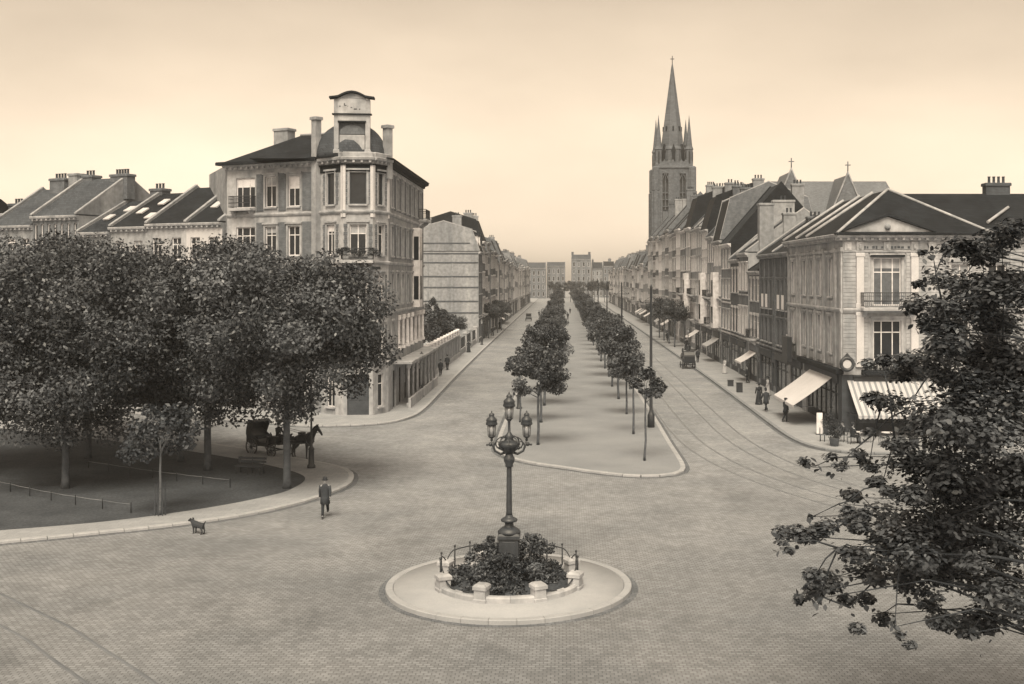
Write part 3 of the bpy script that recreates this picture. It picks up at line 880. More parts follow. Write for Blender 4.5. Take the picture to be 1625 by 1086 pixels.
def house(name, label, loc, rz, W, D, H, wall='grey', roof=('gable', 4.0, 'slate'), floors=(), ground='shop', trim='stone', side='party', chim=(), party=(1, 1), bands=(), det=1,
          group=None, fm='white', lintel=None, surround=None, coping='coping', rv=.2, gh=3.3, fascia='wood2', awn=None, sky=(), dorm=(), balc=(), plinth=True):
    rt = thing(name, label, 'house', loc, rz, group)
    f = Frame(rt)
    ops = []; wins = []
    for fl in floors:
        z, h, xs, kw = fl
        for x, w_ in xs: ops.append((x, z, w_, h)); wins.append((x, z, w_, h, kw))
    if ground == 'shop':
        ops.append((.45, .14, W - 2.1, gh - .14)); ops.append((W - 1.4, .14, 1.05, 2.7))
    elif ground == 'door':
        ops.append((W - 1.7, .14, 1.1, 2.75)); n = max(1, int((W - 2.4) / 1.9))
        for i in range(n):
            x = .5 + (W - 2.6) * (i + .5) / n - .55; ops.append((x, 1.0, 1.1, 2.0)); wins.append((x, 1.0, 1.1, 2.0, {}))
    elif ground == 'bigshop':
        ops.append((.45, .14, W - .9, gh - .14))
    m = f.wall_mb(W, H, ops, rv + .02)
    m.poly([(0, 0, 0), (0, 0, H), (0, D, H), (0, D, 0)], 1); m.poly([(W, 0, 0), (W, D, 0), (W, D, H), (W, 0, H)], 1)
    m.poly([(0, D, 0), (0, D, H), (W, D, H), (W, D, 0)], 1)
    f.put('wall', m, [wall, side])
    for x, z, w_, h, kw in wins:
        k = dict(fm=fm, det=det, sill=trim, lintel=lintel, surround=surround, rev=rv); k.update(kw); f.window(x, z, w_, h, **k)
    if ground == 'shop':
        f.shop(.45, W - 1.65, gh, fascia=fascia, awn=awn, rev=rv + .02); f.door(W - 1.4, 1.05, 2.7, rev=rv)
    elif ground == 'bigshop': f.shop(.45, W - .45, gh, fascia=fascia, awn=awn)
    elif ground == 'door': f.door(W - 1.7, 1.1, 2.75, rev=rv)
    prof = roof_profile(D, H + .01, roof[0], roof[1])
    f.put('roof', MB().prism(prof, 'x', .02, W - .02), roof[2])
    f.cornice(.0, W, H - .42, .45, .4, trim, dent=det >= 1)
    for z in bands: f.band('string_course', .002, W - .002, z, .2, .1, trim)
    if plinth and ground != 'bigshop': f.put('plinth', MB().box(.003, .42, -.06, -.002, .12, .7).box(W - .33, W - .003, -.06, -.002, .12, .7), 'kerbdark')
    for sd_, x0, x1 in ((0, -.02, .26), (1, W - .26, W + .02)):
        if party[sd_]:
            o = f.put('party_wall', MB().prism([(y, z + .2 if 0 < i < len(prof) - 1 else z + .12) for i, (y, z) in enumerate(prof)], 'x', x0, x1), side)
            c = MB()
            for i in range(len(prof) - 1):
                (y0, z0), (y1, z1) = prof[i], prof[i + 1]
                if abs(z1 - z0) < .05: continue
                c.prism([(y0, z0 + .13), (y1, z1 + .21), (y1, z1 + .33), (y0, z0 + .25)], 'x', x0 - .01, x1 + .01)
            if coping: link('coping', c.mesh('coping', coping), o)
    for c in chim: f.chimney(*c)
    for a in sky: f.skylight(*a)
    for a in dorm: f.dormer(*a)
    for a in balc: f.balcony(*a)
    return rt, f

def bays(W, n, w_, x0=0.0):
    p = (W - x0) / n
    return [(x0 + p * (i + .5) - w_ / 2, w_) for i in range(n)]
# ------------------------------------------------------------------ corner house on the left
LB = thing('corner_house', 'tall pale corner house with a domed bay and curved rooftop signboard behind the park trees', 'house', (-28.2, 93.0, 0))
O = Vector((-28.2, 93.0))
CH = [(-28.2, 93.0), (-19.6, 88.9), (-17.25, 87.0), (-14.95, 87.2), (-14.06, 89.3), (-14.06, 111.8)]
LF = []
for i in range(5):
    a = Vector(CH[i]); b_ = Vector(CH[i + 1]); d = b_ - a
    LF.append((Frame(LB, a.x - O.x, a.y - O.y, math.atan2(d.y, d.x)), d.length))
HL = 20.4
lev = [(16.75, 2.5), (12.75, 2.4), (8.75, 2.5), (4.75, 2.5)]
# left wing
f, W = LF[0]
wx = [(1.0, 2.0), (4.1, 1.15), (6.45, 1.2)]
ops = []
for z, h in lev:
    for x, w_ in wx: ops.append((x, z, w_, h))
ops += [(.9, .6, 2.2, 2.8), (4.0, .6, 1.4, 2.8), (6.4, .14, 1.2, 3.2)]
f.put('wall', f.wall_mb(W, HL, ops), 'stone')
for k, (z, h) in enumerate(lev):
    for i, (x, w_) in enumerate(wx):
        f.window(x, z, w_, h, 'triple' if i == 0 else 'sash', det=2, gm='glass', surround='stone' if i else None)
    for x in (3.18, 5.5, 7.92):
        f.put('brick_panel', MB().bevbox(0, .72 if x < 7 else .95, -.05, -.003, 0, 3.1, .02), 'brick2', x, 0, z - .35)
    if k in (0, 1): f.balcony(.7, 3.1, z - .05, .7, 'stone', 'iron', 1.0)
    f.band('string_course', .002, W - .002, z - .75, .26, .14, 'stone')
f.window(.9, .6, 2.2, 2.8, 'triple'); f.window(4.0, .6, 1.4, 2.8); f.door(6.4, 1.2, 3.2)
f.cornice(-.15, W, HL - .5, .55, .5, 'stone')
f.put('dark_edge_strip', MB().bevbox(-.6, W + .2, -.75, -.2, 0, .28, .05), 'slate', 0, 0, HL - .08)  # roof gutter along the wing eaves
# bow bay
for j in (1, 2, 3):
    f, W = LF[j]
    ww = {1: .95, 2: 1.3, 3: .8}[j]; x = W / 2 - ww / 2
    ops = [(x, z, ww, h) for z, h in lev]
    if j == 2: ops.append((x - .2, .14, ww + .4, 3.2))
    else: ops.append((x, .7, ww, 2.6))
    f.put('wall', f.wall_mb(W, HL, ops), 'stone')
    for z, h in lev:
        f.window(x, z, ww, h, 'plain' if z > 16 else 'sash', fm='wood' if z > 16 else 'white', det=2, gm='glass' if z > 8 else 'glass2', surround='stone')
        f.band('string_course', -.03, W + .03, z - .75, .28, .18, 'stone')
        q = MB()
        for xx in (x - .42, x + ww + .22):       # quoins beside each window
            for r in range(8): q.box(xx - (.05 if r % 2 else 0), xx + .2 + (.05 if r % 2 else 0), -.045, -.003, r * .31, r * .31 + .26)
        f.put('quoins', q, 'grey2', 0, 0, z, kind='stuff')
    if j == 2: f.door(x - .2, ww + .4, 3.2)
    else: f.window(x, .7, ww, 2.6)
    f.put('frieze', MB().bevbox(.22, W - .22, -.06, -.003, 0, .62, .03), 'slate', 0, 0, HL - 1.1)
    f.put('edge_pilaster', MB().bevbox(-.02, .19, -.11, -.003, 0, 4.2, .02).bevbox(W - .19, W + .02, -.11, -.003, 0, 4.2, .02), 'cream', 0, 0, HL - 4.68)
    f.put('eave_shade_strip', MB().box(-.05, W + .05, -.2, -.003, 0, .1), 'slate', 0, 0, HL - .58)  # dark strip put under the cornice to paint in the eave shade
    f.cornice(-.12, W + .12, HL - .45, .5, .45, 'stone', True)
    f.put('parapet', MB().bevbox(-.03, W + .03, -.3, .1, 0, .38, .06), 'stone', 0, 0, HL + .06)
f, W = LF[2]
f.balcony(-.1, W + .1, 12.3, 1.0, 'stone', 'iron', .95)
bpl = [(rnd.uniform(-.6, W + .6), rnd.uniform(-1.05, -.75), 12.9 + rnd.uniform(-.2, .35), rnd.uniform(.16, .3), 1) for _ in range(26)]
o = f.put('balcony_plants', crown_mesh('balcony_plants', bpl, 1800, .12, 'shrub', 44), None, 0, 0, 0, 'stuff')
f.put('canopy', MB().bevbox(-1.2, W + .6, -1.1, -.003, 0, .22, .03), 'slate', 0, 0, 11.6)
# street side
f, W = LF[4]
sx = bays(W - 1.0, 7, 1.15, .4)
ops = [(x, z, w_, h) for z, h in lev[:3] for x, w_ in sx] + [(5.2, 4.75, 16.8, 3.0), (1.6, 4.75, 1.15, 2.5)]
gx = bays(W - 1, 6, 1.6, 1.5)
ops += [(x, .14, w_, 3.1) for x, w_ in gx]
f.put('wall', f.wall_mb(W, HL, ops, .28), 'stone2')
for z, h in lev[:3]:
    for i, (x, w_) in enumerate(sx):
        f.window(x, z, w_, h, 'sash', det=2, surround='stone', gm='glass' if i % 3 else 'glass2')
        if z > 12: f.put('brick_panel', MB().bevbox(0, .9, -.05, -.003, 0, 2.9, .02), 'brick2', x + w_ + .45, 0, z - .2)
    f.band('string_course', .002, W - .002, z - .75, .26, .14, 'stone')
f.window(1.6, 4.75, 1.15, 2.5, surround='stone', det=2)
f.balcony(18.3, 21.8, 16.6, .8, 'stone', 'iron', 1.0)
f.put('loggia_back', MB().box(5.2, 22.0, 1.25, 1.3, 4.6, 7.9).box(5.2, 22.0, .28, 1.3, 4.55, 4.74), 'grey2')
for i in range(6): f.window(6.2 + 2.6 * i, 4.78, 1.3, 2.4, det=1, rev=1.24, sill=None, gm='glass')
colm = MB().bevbox(-.26, .26, -.26, .26, 0, .25, .03).lathe([(.2, .25), (.19, .4), (.16, 2.5), (.22, 2.62)], 12).bevbox(-.25, .25, -.25, .25, 2.6, 2.98, .03).mesh('column', 'white')
for i in range(7): f.put('column', colm, None, 5.5 + 2.7 * i, .02, 4.755)
f.put('canopy', MB().bevbox(2.5, W - .05, -1.55, -.003, 0, .22, .05), 'stone', 0, 0, 3.78)
cm2 = MB().bevbox(-.16, .16, -.16, .16, .12, .5, .02).lathe([(.11, .5), (.1, 3.3), (.15, 3.4)], 10).bevbox(-.16, .16, -.16, .16, 3.4, 3.77, .02).mesh('column', 'stone')
for i in range(8): f.put('column', cm2, None, 3.2 + 2.65 * i, -1.2, 0)
for i, (x, w_) in enumerate(gx): f.window(x, .14, w_, 3.1, 'sash', fm='wood', det=1, sill=None, gm='glass')
f.put('oriel', MB().bevbox(14.2, 16.0, -.7, -.003, 8.2, 15.6, .05), 'white')
for zz in (8.9, 12.6):
    f.put('oriel_pane', MB().box(14.45, 15.0, -.72, -.702, zz, zz + 2.2).box(15.2, 15.75, -.72, -.702, zz, zz + 2.2), 'glass'); f.put('oriel_pane', MB().box(14.18, 14.198, -.6, -.15, zz, zz + 2.2), 'glass')
f.put('low_wall', MB().bevbox(2.6, W, -1.45, -1.25, .12, .95, .03), 'stone')
f.cornice(0, W + .15, HL - .5, .55, .55, 'slate', False)
# back walls, roofs
m = MB()
loc = [Vector(p) - O for p in CH] + [Vector((-27.5, 111.8)) - O, Vector((-32.5, 101.8)) - O]
for a, b_ in ((5, 6), (6, 7), (7, 0)):
    m.poly([(loc[a].x, loc[a].y, 0), (loc[b_].x, loc[b_].y, 0), (loc[b_].x, loc[b_].y, HL), (loc[a].x, loc[a].y, HL)])
m.poly([(p.x, p.y, HL + .02) for p in loc])
m.build('rear_wall', 'party', LB)
f, W = LF[0]
D_ = 9.6
rb = MB(); z0 = HL + .07; zr = HL + 2.75; e = .5
A = [(-e, -e, z0), (W + .3, -e, z0), (W + .3, D_, z0), (-e, D_, z0), (4.2, 4.4, zr), (W + .3, 4.4, zr)]
for q in ((0, 1, 5, 4), (0, 4, 3), (3, 4, 5, 2), (1, 2, 5), (0, 3, 2, 1)): rb.poly([A[i] for i in q])
f.put('roof', rb, 'slate')
f.put('roof_ridge', MB().tube([(4.2, 4.4, zr + .04), (W + .2, 4.4, zr + .04)], .12, 6), 'coping')
f.chimney(2.6, 4.2, HL + 1.0, 1.5, 1.0, 2.3, 'party', 0)
f4, W4 = LF[4]
rb = MB(); zr = HL + 1.5
A = [(-1.0, -.6, z0), (W4 + .4, -.6, z0), (W4 + .4, 11, z0), (-1.0, 11, z0), (2, 5.2, zr), (W4 - 3, 5.2, zr)]
for q in ((0, 1, 5, 4), (0, 4, 3), (3, 4, 5, 2), (1, 2, 5), (0, 3, 2, 1)): rb.poly([A[i] for i in q])
f4.put('roof', rb, 'slate')
cx, cy = -17.12 - O.x, 89.75 - O.y
prof = [(2.9 * math.cos(t) ** .85, 2.95 * math.sin(t)) for t in [i * PI / 2 / 10 * .97 for i in range(11)]]
MB().lathe(prof, 24, cx, cy, z0=HL + .1, smooth=True).build('dome', 'tile2', LB)
fp = Frame(LB, -17.97 - O.x, 86.95 - O.y, LF[2][0].rz)
W = 2.8
pm = MB().bevbox(0, .36, 0, .5, 0, 4.25, .03).bevbox(-.06, .42, -.06, .56, 0, .3, .04).mesh('pilaster', 'stone')
fp.put('pilaster', pm, None, 0, 0, HL + .35); fp.put('pilaster', pm, None, W - .36, 0, HL + .35)
fp.put('panel', MB().bevbox(.42, W - .42, .1, .3, .3, 1.45, .03), 'stone', 0, 0, HL + .35)
arc = [(W / 2 + 1.0 * math.cos(t), 1.5 + .75 * math.sin(t)) for t in [PI * i / 12 for i in range(13)]]
fp.put('lunette', MB().prism(arc, 'y', .14, .3), 'slate2', 0, 0, HL + .35)
fp.put('backing', MB().box(.36, W - .36, .32, .45, .02, 4.2), 'grey2', 0, 0, HL + .35)
sg = fp.put('signboard', MB().bevbox(.3, W - .3, -.02, .3, 2.55, 4.3, .02), 'stone', 0, 0, HL + .35)
b = MB()
for x, z, w_, h in ((.42, 3.62, .1, .1), (.78, 3.72, .07, .2), (.85, 3.72, .13, .06), (1.05, 3.66, .06, .05), (1.3, 3.55, .12, .06), (1.55, 3.42, .24, .09), (1.95, 3.42, .1, .08)):
    b.box(x, x + w_, -.035, -.023, z, z + h)
link('worn_lettering', b.mesh('worn_lettering', 'iron'), sg)
fp.put('moulding', MB().bevbox(-.14, W + .14, -.14, .4, 3.02, 3.12, .02), 'slate', 0, 0, HL + .35)
fp.put('moulding', MB().bevbox(.3, W - .3, -.1, .4, 2.42, 2.54, .02), 'slate', 0, 0, HL + .35)
top = [(-.35, 4.28), (.15, 4.34)] + [(.35 + (W - .7) * i / 14, 4.38 + .36 * math.sin(PI * i / 14)) for i in range(15)] + [(W - .15, 4.34), (W + .35, 4.28)]
fp.put('pediment', MB().prism(top + [(x, z + .15) for x, z in reversed(top)], 'y', -.25, .6), 'slate', 0, 0, HL + .35)
fp.put('tympanum', MB().prism(top[2:-2], 'y', .0, .3), 'stone', 0, 0, HL + .30)
# piers on each side of the bay
for (p, zb, zt, w_) in (((-19.75, 88.75), 0, HL + 3.2, .56), ((-14.1, 89.2), HL - 1.5, HL + 2.6, .56)):
    MB().box(-w_ / 2, w_ / 2, -w_ / 2, w_ / 2, zb, zt).bevbox(-w_ / 2 - .1, w_ / 2 + .1, -w_ / 2 - .1, w_ / 2 + .1, zt - .02, zt + .25, .05).build('pier', 'stone2', LB, (p[0] - O.x, p[1] - O.y, 0), LF[1][0].rz)

# ------------------------------------------------------------------ terraced houses behind the park, left
U = Vector((-8.6, 4.1)).normalized(); P0 = Vector((-28.4, 93.1)); RZ = math.atan2(-U.y, -U.x)
seg = [(0.3, 4.3, 15.6, 3.7, 'slate', 'cream'), (4.3, 8.8, 15.6, 3.6, 'slate', 'stone'), (8.8, 13.2, 15.4, 3.4, 'slate', 'stone2'), (13.2, 17.2, 15.0, 3.2, 'tile', 'grey'), (17.2, 23.2, 16.6, 3.9, 'tile2', 'grey2'), (23.2, 29, 15.8, 3.9, 'tile2', 'grey'), (29, 35, 14, 3.2, 'tile', 'grey2'), (35, 41, 15, 4, 'slate', 'grey')]
lab = ['slate roofed terraced house adjoining the tall corner house, seen above the park trees', 'pale terraced house with bright gable coping, second from the tall corner house', 'slate roofed terraced house with two skylights, third from the tall corner house',
       'low terraced house with dark tiled roof squeezed beside the taller house with a grey gable', 'taller terraced house with grey party wall and row of small top windows', 'house with high grey tiled roof and broad chimney left of the row of small windows', 'terraced house at the left edge of the view above the trees', 'last terraced house beyond the left edge of the trees']
for i, (s0, s1, H, rise, rm_, wl) in enumerate(seg):
    p = P0 + U * s1; W = s1 - s0
    nb = 2 if W < 5 else 3
    fl = [(H - 3.1 - 3.5 * k, 1.9, bays(W, nb, 1.05), {}) for k in range(3)]
    if i == 4: fl[0] = (H - 2.6, 1.9, bays(W, 7, .42), dict(style='plain'))
    sl = math.atan2(rise, 6)
    skyl = [(W * .35, 2.2, H + 2.2 * rise / 5.75 + .25, sl), (W * .62, 3.6, H + 3.6 * rise / 5.75 + .28, sl)] if i in (0, 2, 3) else []
    if i == 2: skyl.append((W * .8, 1.2, H + 1.3 * rise / 5.75 + .25, sl))
    ch = []
    if i in (1, 3): ch = [(W - .2, 6, H + rise - .3, 1.5, 1.1, 1.3, 'brick2', 3)]
    if i == 4: ch = [(.7, 6, H + rise - .4, 1.6, 1.1, .7, 'brick2', 3), (W - .6, 5.6, H + rise - .6, 2.2, 1.0, .8, 'brick2', 5)]
    if i == 5: ch = [(3, 5.5, H + rise - .3, 2.0, 1.0, 1.2, 'brick2', 4), (5.2, 5.5, H + rise - .3, 1.2, 1.0, 1.6, 'grey', 0)]
    if i == 6: ch = [(3, 5.5, H + rise - .3, 1.8, 1.0, 1.4, 'brick', 3)]
    house('terraced_house', lab[i], (p.x, p.y, 0), RZ, W, 11.5, H, wl, ('gable', rise, rm_), fl, 'door', 'stone', 'party' if i < 4 else 'grey', ch, (1, 1 if i in (0, 4) else 0), bands=(4.0,), sky=skyl, coping='stone2', group='terraced houses behind the park')

# ------------------------------------------------------------------ garden wall, fence and garden
GW = thing('garden_wall', 'long pale garden wall topped with small piers along the left pavement', 'wall', (-14.2, 112.0, 0), R(90))
MB().box(0, 40.5, 0, .4, 0, 3.0).build('wall', 'stone2', GW)
MB().bevbox(-.05, 40.55, -.1, .5, 3.003, 3.16, .03).build('coping', 'stone', GW)
MB().bevbox(.0, 40.5, -.08, -.003, .12, .7, .03).build('plinth', 'stone', GW)
pm = MB().bevbox(-.22, .22, .0, .4, 3.163, 3.75, .03).bevbox(-.28, .28, -.05, .45, 3.7, 3.88, .06).mesh('wall_pier', 'white')
for i in range(13): link('wall_pier', pm, GW, (.6 + 3.27 * i, 0, 0))
bm_ = MB()
for i in range(12):
    for k in range(7): bm_.lathe([(.07, 0), (.1, .12), (.05, .3), (.06, .42)], 6, 1.15 + 3.27 * i + k * .36, .2, z0=3.165)
    bm_.box(.6 + 3.27 * i + .29, .6 + 3.27 * (i + 1) - .29, .06, .34, 3.585, 3.68)
bm_.build('balustrade', 'white', GW, kind='stuff')
p_ = MB().bevbox(0, 2.5, -.05, -.003, .9, 2.75, .02).mesh('wall_panel', 'grey')
for i in range(12): link('wall_panel', p_, GW, (1.0 + 3.27 * i, 0, 0))
GF = thing('iron_fence', 'iron garden fence on a low pale wall beside the banded gable house', 'fence', (-14.2, 152.8, 0), R(90))
MB().bevbox(0, 30, 0, .35, 0, .9, .04).build('base_wall', 'stone', GF)
pm = MB().bevbox(-.3, .3, -.1, .45, 0, 2.7, .03).bevbox(-.38, .38, -.18, .53, 2.65, 2.95, .08).mesh('fence_pier', 'stone')
for x in (.3, 10, 20, 29.6): link('fence_pier', pm, GF, (x, 0, 0))
b = MB()
for i in range(150): b.box(.2 * i - .012, .2 * i + .012, .16, .19, .9, 2.4)
b.box(0, 30, .15, .2, 2.2, 2.25); b.box(0, 30, .15, .2, 1.1, 1.15)
b.build('fence_bars', 'iron', GF, kind='stuff')

# ------------------------------------------------------------------ left row beyond the garden
def left(name, label, y, W, D, H, **k):
    return house(name, label, (-13.9, y, 0), R(90), W, D, H, **k)
h, f = left('gable_house', 'tall house with a blank banded side wall facing the garden', 183, 8.5, 11.8, 15.2, wall='brick2', roof=('mansard', 4.9, 'slate'), side='party', party=(1, 1), coping='stone',
            floors=[(z, 2.0, bays(8.5, 3, 1.1), {}) for z in (4.6, 8.2, 11.8)], ground='door', chim=[(.5, 3.6, 19.5, .9, 1.5, 1.6, 'party', 2), (.5, 8.8, 19.4, .9, 1.8, 1.2, 'party', 0)], bands=(4, 15.0), dorm=[(1.2, .2, 16.2), (5.6, .2, 16.2)])
for z in (16.6, 14.9, 13.4, 11.1, 9.3, 7.0, 5.1):
    MB().box(-.07, -.003, .05 if z < 15.5 else 1.4, 11.7 if z < 15.5 else 10.4, z - .1, z + .1).build('band', 'brick', h)
MB().box(-.05, -.003, 4.2, 4.6, .1, 15).box(-.05, -.003, 8.2, 8.5, .1, 15).build('flue_strip', 'grey', h)
WALLS = ['brick', 'brick2', 'grey', 'grey2', 'stone2', 'brick', 'grey', 'stone', 'cream']
ROOFS = ['slate', 'tile', 'slate', 'tile']
def row_house(name, label, W, H, group=None, det=1, wall=None, rise=None, roofk=None, D=11, ground=None, party=(1, 1), chn=None, gm=None, **kw):
    wl = wall or rnd.choice(WALLS); n = 2 if W < 6.2 else 3
    k = max(2, int((H - 3.9) / 3.4)); st = (H - 4.0) / k
    big = W / n
    ww = min(1.25, big * .52)
    fl = [(4.75 + st * i, st * .6, bays(W, n, ww), dict(style='sash')) for i in range(k)]
    if gm: fl = [(a, b, c, dict(style='sash', gm=gm)) for a, b, c, _ in fl]
    rise = rise or rnd.uniform(3.2, 4.6)
    dark = wl in ('brick', 'brick2')
    ch = [((.4 if rnd.random() < .5 else W - .4), rnd.choice((4.2, 7.0)), H + rise * .75, .9, 1.5, rnd.uniform(1.4, 2.4), rnd.choice(('brick2', 'party', 'grey')), rnd.choice((2, 3, 4)))] if chn is None else chn
    bal = []
    if det and rnd.random() < .35: bal = [(W / 2 - 1.2, W / 2 + 1.2, 4.6, .8, 'stone', 'iron', .95, .16)]
    awn = None
    if det and rnd.random() < .35: awn = (1.6, 1.0, rnd.choice(('canvas', 'stripe', 'canvas')))
    kw.setdefault('awn', awn); kw.setdefault('rv', .1)
    return house(name, label, (0, 0, 0), 0, W, D, H, wall=wl, roof=(roofk or rnd.choice(('gable', 'gable', 'mansard')), rise, rnd.choice(ROOFS)), floors=fl, ground=ground or rnd.choice(('shop', 'shop', 'door')),
                 trim=rnd.choice(('stone', 'cream', 'stone')), chim=ch, bands=(4.15,) if rnd.random() < .8 else (4.15, 4.15 + st), det=det, group=group, lintel='cream' if dark else None,
                 surround=None if dark else rnd.choice((None, 'cream', 'stone')), balc=bal, party=party, fascia=rnd.choice(('wood', 'wood2', 'cream', 'iron')), **kw)

def setp(hf, x, y, rz):
    hf[0].location = (x, y, 0); hf[0].rotation_euler = (0, 0, rz); return hf
y = 191.6
leftspec = [(7, 17.2, 'brick2'), (7, 15.5, 'brick'), (8, 17.5, 'grey2'), (7, 16.0, 'brick2'), (8, 16.2, 'brick'), (7.5, 15.6, 'grey2')]
lname = ['dark brick house with tall chimney next beyond the banded gable house', 'second brick house beyond the banded gable, with lower eaves', 'grey fronted house, third beyond the banded gable house', 'mid brown brick house, fourth beyond the banded gable house', 'dark brick house, fifth beyond the banded gable house', 'grey house, sixth beyond the banded gable, before the long far row']
for i, (W, H, wl) in enumerate(leftspec):
    ch = [(W - .5, 3.0, H + 2.6, .9, 1.6, 2.6, 'party', 3)] if i in (0, 2) else None
    setp(row_house('row_house', lname[i], W, H, wall=wl, group='houses along the left side of the boulevard', chn=ch, side='brick2' if i else 'slate', coping=None, **(dict(rise=5.0, roofk='mansard') if i == 0 else {})), -13.9 + (0 if i != 2 else -.2), y, R(90)); y += W + .04
i = 0
while y < 470:
    W = rnd.choice((7, 7.5, 8)); H = rnd.uniform(14, 16.2) * (1.0 if y < 330 else .95)
    setp(row_house('distant_row_house', ('distant terraced house in the long left row, %s beyond the six nearer houses' % ORD[i]) if i < 12 else 'small far terraced house near the end of the long row on the left', W, H, group='distant houses on the left', det=1 if y < 300 else 0, coping=None, side=rnd.choice(('brick2', 'grey2', 'grey')), wall=rnd.choice(('grey2', 'brick2', 'grey', 'stone2', 'brick', 'cream', 'grey'))), -14.0 + rnd.uniform(-.15, .15), y, R(90)); y += W + .04
    i += 1

sgn = thing('wall_sign', 'small bright white board on the house fronts far down the left side', 'sign', (-13.55, 392, 4.6), R(90))
MB().bevbox(0, 3.0, -.12, .0, 0, 2.0, .03).build('board', 'blind', sgn); MB().box(.4, .5, 0, .5, .9, 1.0).box(2.5, 2.6, 0, .5, .9, 1.0).build('bracket', 'iron', sgn)

# ------------------------------------------------------------------ right corner house with the pediment
RX, RY = 19.65, 77.7
RB = thing('corner_house', 'pale banded corner house with a small pediment and iron balcony behind the leafy branches', 'house', (RX, RY, 0))
HR = 14.0; WF = 21.0; WS = 18.6
ff = Frame(RB, 0, 0, 0)                       # front, towards the square
fs = Frame(RB, 0, WS, R(-90))                 # street side: x runs towards the corner
cwin = (2.15, 1.95)
others = [(7.6, 1.3), (10.2, 1.3), (12.8, 1.3), (15.4, 1.3), (18, 1.3)]
ops = [(cwin[0], 9.0, cwin[1], 3.35), (cwin[0], 5.2, cwin[1], 2.75)] + [(x, z, w_, 2.5) for x, w_ in others for z in (9.4, 5.4)] + [(.9, .14, 4.6, 3.3), (7, .14, 12, 3.3)]
ff.put('wall', ff.wall_mb(WF, HR, ops), 'stone')
ff.window(cwin[0], 9.0, cwin[1], 3.35, 'triple', gm='glass2', det=2, sill=None, surround='stone', blind=.22)
ff.window(cwin[0], 5.2, cwin[1], 2.75, 'triple', gm='glass', det=2, surround='stone')
for x, w_ in others:
    for z in (9.4, 5.4): ff.window(x, z, w_, 2.5, det=2, surround='stone')
rb = MB()
z = 4.95
while z < 12.6:
    if not 8.45 < z + .12 < 8.95:
        for x0, x1 in ((.02, .92), (1.5, 1.78), (4.45, 4.75), (5.33, 6.2)):
            rb.bevbox(x0, x1, -.055, -.003, z, z + .235, .012)
        for x0, x1 in ((6.2, 7.35), (9.15, 9.95), (11.75, 12.55), (14.35, 15.15), (16.95, 17.75)): rb.bevbox(x0, x1, -.055, -.003, z, z + .235, .012)
    z += .262
ff.put('rustication', rb, 'stone', kind='stuff')
pm = MB().bevbox(0, .52, -.13, -.003, 0, 3.85, .02).bevbox(-.05, .57, -.17, -.003, 3.6, 3.85, .03).bevbox(-.05, .57, -.17, -.003, 0, .3, .03).mesh('pilaster', 'cream')
for x in (.95, 4.78):
    ff.put('pilaster', pm, None, x, 0, 8.85); ff.put('pilaster', pm, None, x, 0, 4.7)
ff.band('string_course', .003, WF, 8.5, .34, .2, 'stone')
ff.band('string_course', .003, WF, 12.7, .16, .12, 'stone')
ff.put('panel', MB().bevbox(1.4, 5.0, -.05, -.003, 0, .5, .02), 'stone2', 0, 0, 12.95)
b = MB(); rq = random.Random(4); x = 1.5
while x < 4.6:
    w_ = rq.uniform(.09, .2); b.box(x, x + w_, -.075, -.052, 12.99 + rq.uniform(0, .04), 13.2 - rq.uniform(0, .05)); x += w_ + (.07 if rq.random() < .8 else .28)
ff.put('worn_lettering', b, 'brick', kind='stuff')
fz = MB().bevbox(0, .5, -.12, -.003, 12.88, 13.5, .03).bevbox(.17, .33, -.2, -.1, 13.0, 13.3, .04).mesh('frieze_block', 'stone')
for x in (.1, .95, 2.85, 4.78, 6.0): ff.put('frieze_block', fz, None, x, 0, 0)
ff.cornice(-.5, WF, HR - .45, .42, .5, 'stone')
ff.balcony(1.2, 5.05, 8.86, 1.0, 'stone', 'iron', 1.05, .13)
ff.put('pediment', MB().prism([(-.4, 0), (6.5, 0), (3.05, 1.15)], 'y', -.35, .3), 'stone', 0, 0, HR + .06)
ff.put('pediment_moulding', MB().prism([(-.6, 0), (-.45, .0), (3.05, 1.2), (6.55, 0), (6.7, 0), (3.05, 1.38)], 'y', -.55, .2), 'slate', 0, 0, HR + .06)
ff.put('pediment_boss', MB().ball((3.05, -.38, .45), .22, 8), 'stone2', 0, 0, HR + .06)
# street side
sxs = [(1.5, 1.1), (6.0, 1.0), (8.6, 1.0), (11.2, 1.0), (14.6, 1.0)]
ops = [(x, z, w_, h) for x, w_ in sxs for z, h in ((9.6, 2.7), (5.5, 2.6))] + [(.5, .14, 5.0, 3.3), (7, .14, 10.5, 3.3)]
fs.put('wall', fs.wall_mb(WS, HR, ops), 'stone2')
for x, w_ in sxs:
    for z, h in ((9.6, 2.7), (5.5, 2.6)):
        fs.window(x, z, w_, h, det=2, surround='stone', gm='glass2')
        fs.put('apron', MB().bevbox(-.1, w_ + .1, -.07, -.003, 0, .5, .03), 'stone', x, 0, z - .8)
pm = MB().bevbox(0, .5, -.12, -.003, 0, 8.6, .02).bevbox(-.06, .56, -.17, -.003, 8.3, 8.6, .03).mesh('pilaster', 'stone')
for x in (.05, 3.6, 4.6, 7.45, 10.05, 12.9, 16.4, 18.05): fs.put('pilaster', pm, None, x, 0, 4.5)
fs.band('string_course', .0, WS - .003, 8.5, .3, .2, 'stone'); fs.band('string_course', 0, WS - .003, 12.75, .2, .12, 'stone')
fs.cornice(0, WS - .0, HR - .45, .5, .6, 'stone')
m = MB()
